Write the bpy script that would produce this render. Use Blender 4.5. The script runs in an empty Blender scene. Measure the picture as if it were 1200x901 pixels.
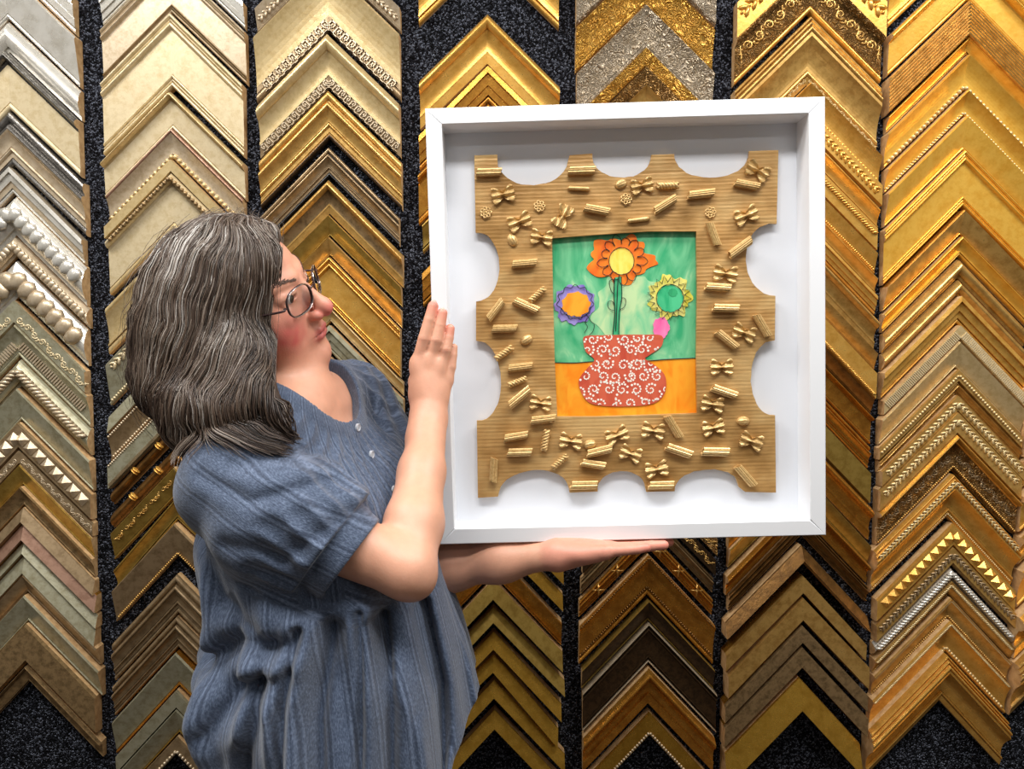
import bpy, math, random
import numpy as np
random.seed(7); rng = np.random.default_rng(7)
SC = bpy.context.scene; COL = SC.collection
# ---------------------------------------------------------------- camera
F = 870.0; CAM = np.array([0, -1.55, 1.43]); PITCH = math.radians(2.4)
FW = np.array([0, math.cos(PITCH), -math.sin(PITCH)]); UPV = np.array([0, math.sin(PITCH), math.cos(PITCH)])
def at(px, py, Y):
    """the world point on the vertical plane y=Y seen at photo pixel px,py"""
    d = FW + np.array([1., 0, 0]) * (px - 600) / F + UPV * (450.5 - py) / F
    return CAM + d * (Y - CAM[1]) / d[1]
cd = bpy.data.cameras.new('camera'); cam = bpy.data.objects.new('camera', cd); COL.objects.link(cam)
cd.sensor_width = 36; cd.lens = 36 * F / 1200; cam.location = CAM; cam.rotation_euler = (math.pi / 2 - PITCH, 0, 0)
cd.clip_start = .02; SC.camera = cam
# ---------------------------------------------------------------- helpers
def lin(c):
    return tuple(((v / 255) / 12.92 if v <= 10.3 else ((v / 255 + .055) / 1.055) ** 2.4) for v in c) + (1,)
def mk(name, V, Fc, mats=(), parent=None, mi=None, smooth=False):
    me = bpy.data.meshes.new(name)
    me.from_pydata(np.asarray(V, float).tolist(), [], Fc if isinstance(Fc, list) else Fc.tolist())
    for m in (mats if isinstance(mats, (list, tuple)) else [mats]): me.materials.append(m)
    if mi is not None: me.polygons.foreach_set('material_index', mi)
    if smooth: me.polygons.foreach_set('use_smooth', [True] * len(me.polygons))
    me.update()
    o = bpy.data.objects.new(name, me); COL.objects.link(o); o.parent = parent
    return o
def thing(name, label, cat, loc=(0, 0, 0), group=None, M=None):
    o = bpy.data.objects.new(name, None); COL.objects.link(o); o.empty_display_size = .05
    if M is not None: o.matrix_world = M
    else: o.location = loc
    o['label'] = label; o['category'] = cat
    if group: o['group'] = group
    return o
def structure(o): o['kind'] = 'structure'; return o
def newmat(name):
    m = bpy.data.materials.new(name); m.use_nodes = True
    nt = m.node_tree; b = nt.nodes['Principled BSDF']
    return m, nt, b
def node(nt, t, **k):
    n = nt.nodes.new(t)
    for a, v in k.items():
        if a.startswith('_'): setattr(n, a[1:], v)
        else: n.inputs[a.replace('__', ' ')].default_value = v
    return n
def ramp(nt, stops):
    r = nt.nodes.new('ShaderNodeValToRGB'); e = r.color_ramp.elements
    while len(e) < len(stops): e.new(.5)
    for i, (p, c) in enumerate(stops): e[i].position = p; e[i].color = lin(c)
    return r
def simple(name, c, rough=.5, metal=0, c2=None, scale=40, bump=0, bscale=200, spec=.5, detail=4, vec='Geometry', sss=0):
    m, nt, b = newmat(name); L = nt.links.new
    b.inputs['Roughness'].default_value = rough; b.inputs['Metallic'].default_value = metal
    b.inputs['Specular IOR Level'].default_value = spec
    g = nt.nodes.new('ShaderNodeNewGeometry').outputs['Position']
    if c2:
        n = node(nt, 'ShaderNodeTexNoise', Scale=scale, Detail=detail); L(g, n.inputs['Vector'])
        r = ramp(nt, [(.35, c), (.65, c2)]); L(n.outputs['Fac'], r.inputs['Fac']); L(r.outputs['Color'], b.inputs['Base Color'])
    else: b.inputs['Base Color'].default_value = lin(c)
    if bump:
        n = node(nt, 'ShaderNodeTexNoise', Scale=bscale, Detail=3); L(g, n.inputs['Vector'])
        bp = node(nt, 'ShaderNodeBump', Strength=bump, Distance=.002); L(n.outputs['Fac'], bp.inputs['Height']); L(bp.outputs['Normal'], b.inputs['Normal'])
    return m
def box_vf(x0, x1, y0, y1, z0, z1):
    V = [(x, y, z) for x in (x0, x1) for y in (y0, y1) for z in (z0, z1)]
    return V, [(0, 1, 3, 2), (4, 6, 7, 5), (0, 4, 5, 1), (2, 3, 7, 6), (0, 2, 6, 4), (1, 5, 7, 3)]
class MB:
    """collects pieces of one mesh"""
    def __init__(s): s.V = []; s.F = []; s.I = []; s.n = 0
    def add(s, V, Fc, mi=0):
        V = np.asarray(V, float); s.V.append(V)
        s.F += [tuple(int(i) + s.n for i in f) for f in Fc]; s.I += [mi] * len(Fc); s.n += len(V)
    def build(s, name, mats, parent=None, smooth=False):
        return mk(name, np.concatenate(s.V), s.F, mats, parent, s.I, smooth)
def uvs(nu=8, nv=5):
    V = [(0, 0, 1)]
    for j in range(1, nv):
        t = math.pi * j / nv
        V += [(math.sin(t) * math.cos(2 * math.pi * i / nu), math.sin(t) * math.sin(2 * math.pi * i / nu), math.cos(t)) for i in range(nu)]
    V.append((0, 0, -1)); Fc = []
    for i in range(nu):
        k = (i + 1) % nu; Fc.append((0, 1 + i, 1 + k))
        for j in range(nv - 2): a = 1 + j * nu; Fc.append((a + i, a + nu + i, a + nu + k, a + k))
        a = 1 + (nv - 2) * nu; Fc.append((a + i, len(V) - 1, a + k))
    return np.array(V), Fc
SPH = uvs(); SPHL = uvs(6, 4)
def tube(P, R, n=6, cap=True):
    P = np.asarray(P, float); N = len(P); R = np.broadcast_to(np.asarray(R, float), (N,))
    T = np.gradient(P, axis=0); T /= np.linalg.norm(T, axis=1)[:, None] + 1e-12
    ref = np.array([0, 0, 1.]) if abs(T[0][2]) < .9 else np.array([1., 0, 0])
    V = []
    for i in range(N):
        a = ref - T[i] * (ref @ T[i]); a /= np.linalg.norm(a) + 1e-12; ref = a; b = np.cross(T[i], a)
        for k in range(n):
            t = 2 * math.pi * k / n; V.append(P[i] + R[i] * (a * math.cos(t) + b * math.sin(t)))
    Fc = [(i * n + k, i * n + (k + 1) % n, (i + 1) * n + (k + 1) % n, (i + 1) * n + k) for i in range(N - 1) for k in range(n)]
    if cap: Fc += [tuple(range(n - 1, -1, -1)), tuple(range((N - 1) * n, N * n))]
    return np.array(V), Fc
def smoothcurve(P, n=8, closed=False):
    P = np.asarray(P, float); out = []; N = len(P)
    for i in range(N if closed else N - 1):
        if closed: p0, p1, p2, p3 = P[(i - 1) % N], P[i], P[(i + 1) % N], P[(i + 2) % N]
        else: p0, p1, p2, p3 = P[max(i - 1, 0)], P[i], P[i + 1], P[min(i + 2, N - 1)]
        for k in range(n):
            t = k / n; out.append(.5 * ((2 * p1) + (-p0 + p2) * t + (2 * p0 - 5 * p1 + 4 * p2 - p3) * t * t + (-p0 + 3 * p1 - 3 * p2 + p3) * t ** 3))
    if not closed: out.append(P[-1])
    return np.array(out)
# ---------------------------------------------------------------- the room
mc, nt, b = newmat('carpet_wall'); L = nt.links.new
g = nt.nodes.new('ShaderNodeNewGeometry').outputs['Position']
v = node(nt, 'ShaderNodeTexVoronoi', Scale=300.0, Randomness=1.0); L(g, v.inputs['Vector'])
n2 = node(nt, 'ShaderNodeTexNoise', Scale=420.0, Detail=2.0); L(g, n2.inputs['Vector'])
sp = nt.nodes.new('ShaderNodeSeparateColor'); L(v.outputs['Color'], sp.inputs[0])
mx = node(nt, 'ShaderNodeMath', _operation='MULTIPLY'); L(sp.outputs[0], mx.inputs[0]); L(n2.outputs['Fac'], mx.inputs[1])
r = ramp(nt, [(.10, (8, 8, 10)), (.32, (30, 31, 37)), (.58, (112, 117, 130))]); L(mx.outputs[0], r.inputs['Fac']); L(r.outputs['Color'], b.inputs['Base Color'])
b.inputs['Roughness'].default_value = .95; b.inputs['Specular IOR Level'].default_value = .1
bp = node(nt, 'ShaderNodeBump', Strength=1.0, Distance=.004); L(v.outputs['Distance'], bp.inputs['Height']); bp.invert = True; L(bp.outputs['Normal'], b.inputs['Normal'])
mplaster = simple('wall_paint', (150, 146, 140), .9, bump=.1)
mceil = simple('ceiling_paint', (225, 225, 222), .9)
mfloor = simple('floor_boards', (78, 66, 56), .5, c2=(60, 50, 42), scale=6)
X0, X1, Y0, Y1, ZC = -2.6, 2.6, -4.2, 0, 2.75
structure(mk('wall_back', *box_vf(X0, X1, 0, .1, 0, ZC), mc))
structure(mk('wall_front', *box_vf(X0, X1, Y0 - .1, Y0, 0, ZC), mplaster))
structure(mk('wall_left', *box_vf(X0 - .1, X0, Y0, Y1, 0, ZC), mplaster))
structure(mk('wall_right', *box_vf(X1, X1 + .1, Y0, Y1, 0, ZC), mplaster))
structure(mk('floor', *box_vf(X0, X1, Y0, Y1, -.1, 0), mfloor))
structure(mk('ceiling', *box_vf(X0, X1, Y0, Y1, ZC, ZC + .1), mceil))
def area(x, y, z, sx, sy, power, rot=(0, 0, 0), col=(1, .985, .965)):
    l = bpy.data.lights.new('ceiling_lamp', 'AREA'); l.shape = 'RECTANGLE'; l.size = sx; l.size_y = sy; l.energy = power; l.color = col
    o = bpy.data.objects.new('ceiling_lamp', l); COL.objects.link(o); o.location = (x, y, z); o.rotation_euler = rot
for x, y, p in ((-1.15, -.86, 27), (1.1, -.86, 27), (-.05, -1.45, 25), (-1.3, -2.9, 9), (1.3, -2.9, 9)):
    area(x, y, ZC - .03, 1.2, .3, p)
wd = bpy.data.worlds.new('world'); SC.world = wd; wd.use_nodes = True; wd.node_tree.nodes['Background'].inputs[0].default_value = (.5, .5, .5, 1); wd.node_tree.nodes['Background'].inputs[1].default_value = .3
SC.view_settings.view_transform = 'Standard'; SC.view_settings.look = 'None'; SC.view_settings.gamma = 1; SC.view_settings.use_curve_mapping = False
SC.view_settings.exposure = 0.28
# ---------------------------------------------------------------- frame corner samples
def metal(name, c, c2, metallic=.65, rough=.36, scale=30, emboss=0, bump=.12):
    m, nt, b = newmat(name); L = nt.links.new
    g = nt.nodes.new('ShaderNodeNewGeometry').outputs['Position']
    n = node(nt, 'ShaderNodeTexNoise', Scale=scale * 2.2, Detail=9.0, Roughness=.72); L(g, n.inputs['Vector'])
    cm_ = tuple(p * .55 + q_ * .45 for p, q_ in zip(c2, c)); r = ramp(nt, [(.30, c2), (.42, cm_), (.56, c)]); L(n.outputs['Fac'], r.inputs['Fac'])
    L(r.outputs['Color'], b.inputs['Base Color'])
    b.inputs['Metallic'].default_value = metallic
    mr = node(nt, 'ShaderNodeMapRange'); mr.inputs[3].default_value = rough + .06; mr.inputs[4].default_value = rough - .10
    L(n.outputs['Fac'], mr.inputs[0]); L(mr.outputs[0], b.inputs['Roughness'])
    n3 = node(nt, 'ShaderNodeTexNoise', Scale=150.0, Detail=4.0); L(g, n3.inputs['Vector'])
    bp = node(nt, 'ShaderNodeBump', Strength=bump, Distance=.002); L(n3.outputs['Fac'], bp.inputs['Height']); out = bp
    if emboss:
        nd = node(nt, 'ShaderNodeTexNoise', Scale=42.0, Detail=1.0, Distortion=2.2); L(g, nd.inputs['Vector'])
        w = node(nt, 'ShaderNodeMath', _operation='MULTIPLY'); L(nd.outputs['Fac'], w.inputs[0]); w.inputs[1].default_value = 38
        s = node(nt, 'ShaderNodeMath', _operation='SINE'); L(w.outputs[0], s.inputs[0])
        b2 = node(nt, 'ShaderNodeBump', Strength=emboss, Distance=.003); L(s.outputs[0], b2.inputs['Height']); L(bp.outputs['Normal'], b2.inputs['Normal']); out = b2
        mxr = node(nt, 'ShaderNodeMix', _data_type='RGBA'); mr2 = node(nt, 'ShaderNodeMapRange'); mr2.inputs[1].default_value = -1.; mr2.inputs[2].default_value = .2; mr2.inputs[3].default_value = .55; mr2.inputs[4].default_value = 0
        L(s.outputs[0], mr2.inputs[0]); L(mr2.outputs[0], mxr.inputs[0]); L(r.outputs['Color'], mxr.inputs[6]); mxr.inputs[7].default_value = lin(tuple(v * .45 for v in c2)); L(mxr.outputs[2], b.inputs['Base Color'])
    L(out.outputs['Normal'], b.inputs['Normal'])
    return m
PAL = {
 'silver': metal('silver_leaf', (222, 218, 208), (190, 184, 170), .5, .28, 14),
 'champ': metal('champagne_leaf', (206, 188, 160), (174, 152, 120), .5, .38, 40),
 'pale': metal('pale_gold_leaf', (216, 192, 142), (190, 162, 108), .45, .36, 34),
 'cream': metal('cream_gold_leaf', (220, 202, 164), (196, 174, 130), .35, .40, 30),
 'steel': metal('dark_pewter', (130, 126, 120), (84, 80, 76), .8, .3, 30),
 'greygreen': metal('grey_green_leaf', (176, 172, 146), (140, 132, 102), .5, .4, 30),
 'taupe': metal('taupe_bronze', (166, 142, 108), (124, 102, 72), .55, .38, 26),
 'mottled': metal('mottled_bronze', (160, 132, 92), (100, 80, 52), .5, .36, 34),
 'rose': metal('rose_bronze', (178, 140, 118), (140, 104, 84), .55, .38, 26),
 'oldgold': metal('old_gold', (214, 172, 98), (172, 128, 62), .6, .32, 26),
 'gold': metal('gold_leaf', (236, 184, 92), (208, 150, 60), .6, .31, 22),
 'yellow': metal('yellow_gold_leaf', (246, 194, 84), (228, 166, 56), .5, .33, 24),
 'satin': metal('satin_gold', (196, 152, 60), (164, 122, 38), .8, .3, 18),
 'orange': metal('orange_gold', (212, 150, 60), (166, 106, 36), .75, .3, 22),
 'olive': metal('olive_gold', (176, 146, 72), (138, 108, 44), .65, .36, 26),
 'bronze': metal('brown_bronze', (140, 102, 54), (90, 62, 30), .7, .32, 26),
 'dark': metal('dark_brown_bronze', (78, 58, 36), (40, 28, 16), .55, .34, 60),
 'embsilver': metal('embossed_silver', (206, 190, 166), (178, 156, 124), .5, .38, 30, .8),
 'embgold': metal('embossed_gold', (226, 176, 80), (198, 140, 50), .6, .36, 30, .8),
 'embbronze': metal('embossed_bronze', (176, 136, 78), (124, 88, 42), .6, .36, 30, 1.0),
}
WOOD = simple('raw_wood_end', (214, 178, 128), .75, c2=(186, 146, 98), scale=90)
BLACKM = simple('black_lacquer', (20, 18, 17), .35)
PAL['black'] = BLACKM
# profile = list of segments: r width height (half round) / f w h0 h1 (straight) / c w h0 h1 (hollow) / v w h0 h1 (swell) / n count w h (reeds)
PROF = {
 'flat': [('f', .04, .7, .96), ('f', .92, 1, .96), ('f', .04, .9, .6)],
 'lean': [('f', .05, .85, 1), ('f', .83, 1, .45), ('r', .12, .5)],
 'box': [('f', .03, .55, .6), ('f', .94, .62, 1), ('f', .03, .98, .8)],
 'cove': [('r', .16, .9), ('c', .62, .85, .4), ('f', .04, .55, .55), ('r', .18, .5)],
 'scoop': [('f', .05, .8, 1), ('c', .8, 1, .42), ('r', .15, .5)],
 'swell': [('f', .06, .3, .45), ('v', .78, .5, .55), ('f', .16, .4, .35)],
 'panel': [('r', .07, .9), ('r', .05, .8), ('r', .08, .88), ('f', .02, .7, .62), ('f', .6, .62, .55), ('r', .06, .66), ('r', .05, .6), ('r', .07, .66)],
 'panel2': [('v', .16, .8, .85), ('f', .06, .7, .6), ('f', .64, .66, .55), ('r', .14, .62)],
 'ridged': [('r', .2, .8), ('f', .05, .6, .6), ('r', .14, .95), ('c', .26, .9, .6), ('r', .1, .66), ('f', .1, .5, .5), ('r', .15, .55)],
 'steps': [('f', .2, .95, 1), ('f', .04, .8, .8), ('f', .3, .82, .74), ('f', .04, .6, .6), ('f', .22, .62, .56), ('r', .2, .5)],
 'reeds': [('f', .04, .7, .8), ('n', 9, .92, .82), ('f', .04, .6, .5)],
 'lipout': [('v', .3, .8, .9), ('c', .4, .8, .5), ('f', .06, .62, .62), ('f', .24, .58, .5)],
 'bigcove': [('r', .08, .8), ('r', .08, .88), ('r', .1, .98), ('f', .06, .9, .9), ('c', .46, .92, .36), ('r', .1, .46), ('f', .12, .4, .3)],
}
def profile(segs):
    P = [(0, 0)]; u = 0; tot = sum(s[2] if s[0] == 'n' else s[1] for s in segs)
    for s in segs:
        if s[0] == 'n':
            w = s[2] / tot / s[1]
            for k in range(s[1]): P += [(u + w * t, s[3] + .1 * math.sin(math.pi * t) - .06) for t in (.02, .25, .5, .75, .98)]; u += w
            continue
        w = s[1] / tot
        if s[0] == 'f': P += [(u, s[2]), (u + w, s[3])]
        elif s[0] == 'r': P += [(u + w * (1 - math.cos(math.pi * t)) / 2, s[2] - .30 + .30 * math.sin(math.pi * t) ** .7) for t in (0, .06, .14, .25, .4, .5, .6, .75, .86, .94, 1)]
        elif s[0] == 'c': P += [(u + w * t, s[2] + (s[3] - s[2]) * (1 - (1 - t) ** 2.2)) for t in np.linspace(0, 1, 9)]
        elif s[0] == 'v': P += [(u + w * t, s[2] + (s[3] - s[2]) * t + .35 * math.sin(math.pi * t)) for t in np.linspace(0, 1, 10)]
        u += w
    P.append((1, 0))
    out = []
    for i, (a, h) in enumerate(P):
        a = min(max(a, 0), 1)
        if out and abs(out[-1][0] - a) < 1e-6 and abs(out[-1][1] - h) < 1e-6: continue
        out.append((a, h))
    return out
def hat(P, u):
    us = [p[0] for p in P]; return float(np.interp(u, us, [p[1] for p in P]))
def spiral(turns, r, w, n=12):
    P = []
    for i in range(n):
        t = i / (n - 1); a = turns * 2 * math.pi * t; rr = r * (1 - .8 * t); P.append((rr * math.cos(a), rr * math.sin(a), 0))
    return tube(P, [w * (1 - .5 * i / n) for i in range(n)], 4)
def orn_elem(kind, w, k):
    """list of (V,F) in (along, across, out) with across width w; returns list and pitch"""
    S = SPHL
    if kind == 'bead': return [(SPH[0] * w * .5, SPH[1])], w * 1.04
    if kind == 'rope':
        V = S[0] * np.array([.62, .5, .5]) * w; R = V.copy(); R[:, 0] = V[:, 0] * .6 + V[:, 1] * .75; return [(R, S[1])], w * .5
    if kind == 'pyr':
        h = w * .5; return [(np.array([(-h, -h, 0), (h, -h, 0), (h, h, 0), (-h, h, 0), (0, 0, h * 1.0)]), [(0, 1, 4), (1, 2, 4), (2, 3, 4), (3, 0, 4)])], w * 1.1
    if kind == 'rib': return [(np.array(box_vf(-w * .07, w * .07, -w * .5, w * .5, 0, w * .12)[0]), box_vf(0, 1, 0, 1, 0, 1)[1])], w * .26
    if kind == 'key':
        out = []
        for a in ((-.42, -.30, -.5, .5), (-.42, .25, .36, .5), (.13, .25, -.2, .5), (-.12, .25, -.2, -.06), (-.12, .0, -.2, .2), (.13, .5, -.5, -.38), (-.42, .5, -.5, -.42)):
            V, Fc = box_vf(a[0] * w, a[1] * w, a[2] * w, a[3] * w, 0, w * .14); out.append((np.array(V), Fc))
        return out, w * .92
    if kind == 'leaf':
        out = []
        for sgn in (1, -1):
            V = S[0] * np.array([.5, .2, .2]) * w; c, s = math.cos(.6 * sgn), math.sin(.6 * sgn)
            R = np.stack([V[:, 0] * c - V[:, 1] * s, V[:, 0] * s + V[:, 1] * c + sgn * w * .2, V[:, 2]], 1); out.append((R, S[1]))
        V = S[0] * w * .16; V[:, 0] += w * .35; out.append((V, S[1])); return out, w * .72
    if kind == 'scroll':
        f = 1 if k % 2 else -1; V, Fc = spiral(1.35, w * .42, w * .09); V = V * np.array([1, f, 1]); V[:, 1] += 0; out = [(V, Fc)]
        a = np.linspace(0, 1, 7); P = np.stack([w * (.42 + a * .75), f * w * .38 * np.cos(a * math.pi), 0 * a], 1); out.append(tube(P, w * .07, 4))
        for t in (.3, .7):
            V = S[0] * np.array([.2, .09, .1]) * w; c, s = math.cos(.9 * f), math.sin(.9 * f)
            out.append((np.stack([V[:, 0] * c - V[:, 1] * s + w * (.42 + t * .7), V[:, 0] * s + V[:, 1] * c + f * w * .2 * math.cos(t * 3.14), V[:, 2]], 1), S[1]))
        return out, w * 1.08
    if kind == 'node':
        out = []
        for dx in (-.16, .16): out.append((SPH[0] * np.array([.14, .56, .5]) * w + np.array([dx * w, 0, 0]), SPH[1]))
        return out, w * 4.2
    if kind == 'band':
        return [(SPH[0] * np.array([.42, .52, .26]) * w, SPH[1])], w * .62
    if kind == 'tie':
        out = []
        for sg in (1, -1): out.append(tube([(-w * .5, -w * .5 * sg, w * .05), (0, 0, w * .2), (w * .5, w * .5 * sg, w * .05)], w * .1, 5))
        return out, w * 3.2
# photo edges of the columns: (left, apex, right) at y=0 and at y=900
COLS = {1: ((-82, 5, 87), (-52, 36, 118)), 2: ((119, 199, 286), (135, 208, 290)), 3: ((299, 383, 468), (306, 391, 474)),
        4: ((489, 571, 653), (502, 580, 661)), 5: ((673, 757, 838), (683, 761, 838)), 6: ((862, 951, 1036), (850, 937, 1012)),
        7: ((1046, 1137, 1224), (1022, 1107, 1180)), 8: ((1216, 1300, 1385), (1190, 1275, 1360))}
ORD = ['zeroth', 'first', 'second', 'third', 'fourth', 'fifth', 'sixth', 'seventh', 'eighth', 'ninth', 'tenth', 'eleventh', 'twelfth', 'thirteenth', 'fourteenth', 'fifteenth']
def arm(sgn, W, T, D, P, orns, mats, obj, cmat, sl):
    """one mitred length; sgn +1 = right hand, -1 = left hand"""
    n = len(P); V = []
    for s in (0, W):
        for u, h in P: V.append((sgn * s, -h * D, -s * sl - u * T))
    Fc = []; I = []
    for i in range(n - 1):
        q = (i, i + 1, n + i + 1, n + i); Fc.append(q if sgn > 0 else q[::-1]); um = (P[i][0] + P[i + 1][0]) / 2
        k = 0
        for (a, b_, m_) in cmat:
            if a <= um <= b_: k = m_
        if i == 0 or i == n - 2: k = len(mats) - 1
        I.append(k)
    Fc.append((n - 1, 0, n, 2 * n - 1)); I.append(0)
    e = tuple(range(n, 2 * n)); Fc.append(e if sgn < 0 else e[::-1]); I.append(1)
    e = tuple(range(n)); Fc.append(e); I.append(0)
    rail = mk('rail', V, Fc, mats, obj, I)
    r2 = 1 / math.sqrt(1 + sl * sl); rz = sl * r2
    for (kind, u, wu, pal) in orns:
        w = wu * T * r2; v = u * T; h = hat(P, u) * D; mb = MB(); s = 0; k = 0
        ex = np.array([sgn * r2, 0, -rz]); ey = np.array([sgn * rz, 0, r2]); ez = np.array([0, -1, 0])
        els, pitch = orn_elem(kind, w, 0); L_ = W - w * .35 * r2; x = pitch * .5 + (w * .45 if kind in ('scroll', 'node', 'tie', 'rib') else 0); step = pitch
        while x * r2 < L_ - pitch * .25:
            els, _ = orn_elem(kind, w, k)
            o = np.array([sgn * x * r2, -h, -x * rz - v])
            for Ve, Fe in els:
                mb.add(o + Ve[:, :1] * ex + Ve[:, 1:2] * ey + Ve[:, 2:3] * ez, Fe if sgn > 0 else [f[::-1] for f in Fe])
            x += step; k += 1
        if mb.n: mb.build('beading' if kind in ('bead', 'rope') else 'ornament', PAL[pal], rail, smooth=kind in ('bead', 'rope', 'node', 'band', 'leaf', 'scroll', 'tie'))
def corner(col, y, th, prof, pal, look, orns=(), D=.02, tilt=0, cm=(), dx=0, seq='', mats=None):
    (l0, c0, r0), (l1, c1, r1) = COLS[col]
    t = (y) / 900; xc = c0 + (c1 - c0) * t + dx
    te = (y + 85) / 900; xl = l0 + (l1 - l0) * te + random.uniform(-2.5, 2.5); xr = r0 + (r1 - r0) * te + random.uniform(-2.5, 2.5)
    D *= 1.35; side = 'dark'; th = th - (4.5 if prof == 'box' and col in (4, 6) else 0)
    Yp = -D * .8
    a = at(xc, y, Yp); b_ = at(xc, y + th, Yp); T = a[2] - b_[2]
    wl = a[0] - at(xl, y + 85, Yp)[0]; wr = at(xr, y + 85, Yp)[0] - a[0]
    label = f"{look} frame corner, {seq}"
    o = thing('frame_corner_sample', label, 'frame sample', (a[0], -.0005, a[2]), 'frame corner samples on the wall')
    o.rotation_euler = (0, math.radians(tilt + random.uniform(-.5, .5)), 0)
    P = profile(PROF[prof]); ml = [PAL[pal], WOOD] + [PAL[m] for m in (mats or ())]
    sl = .975 + .115 * y / 900; arm(1, wr, T, D, P, orns, ml, o, cm, sl); arm(-1, wl, T, D, P, orns, ml, o, cm, sl)
def B(u, w, p, k='bead'): return (k, u, w, p)
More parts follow.
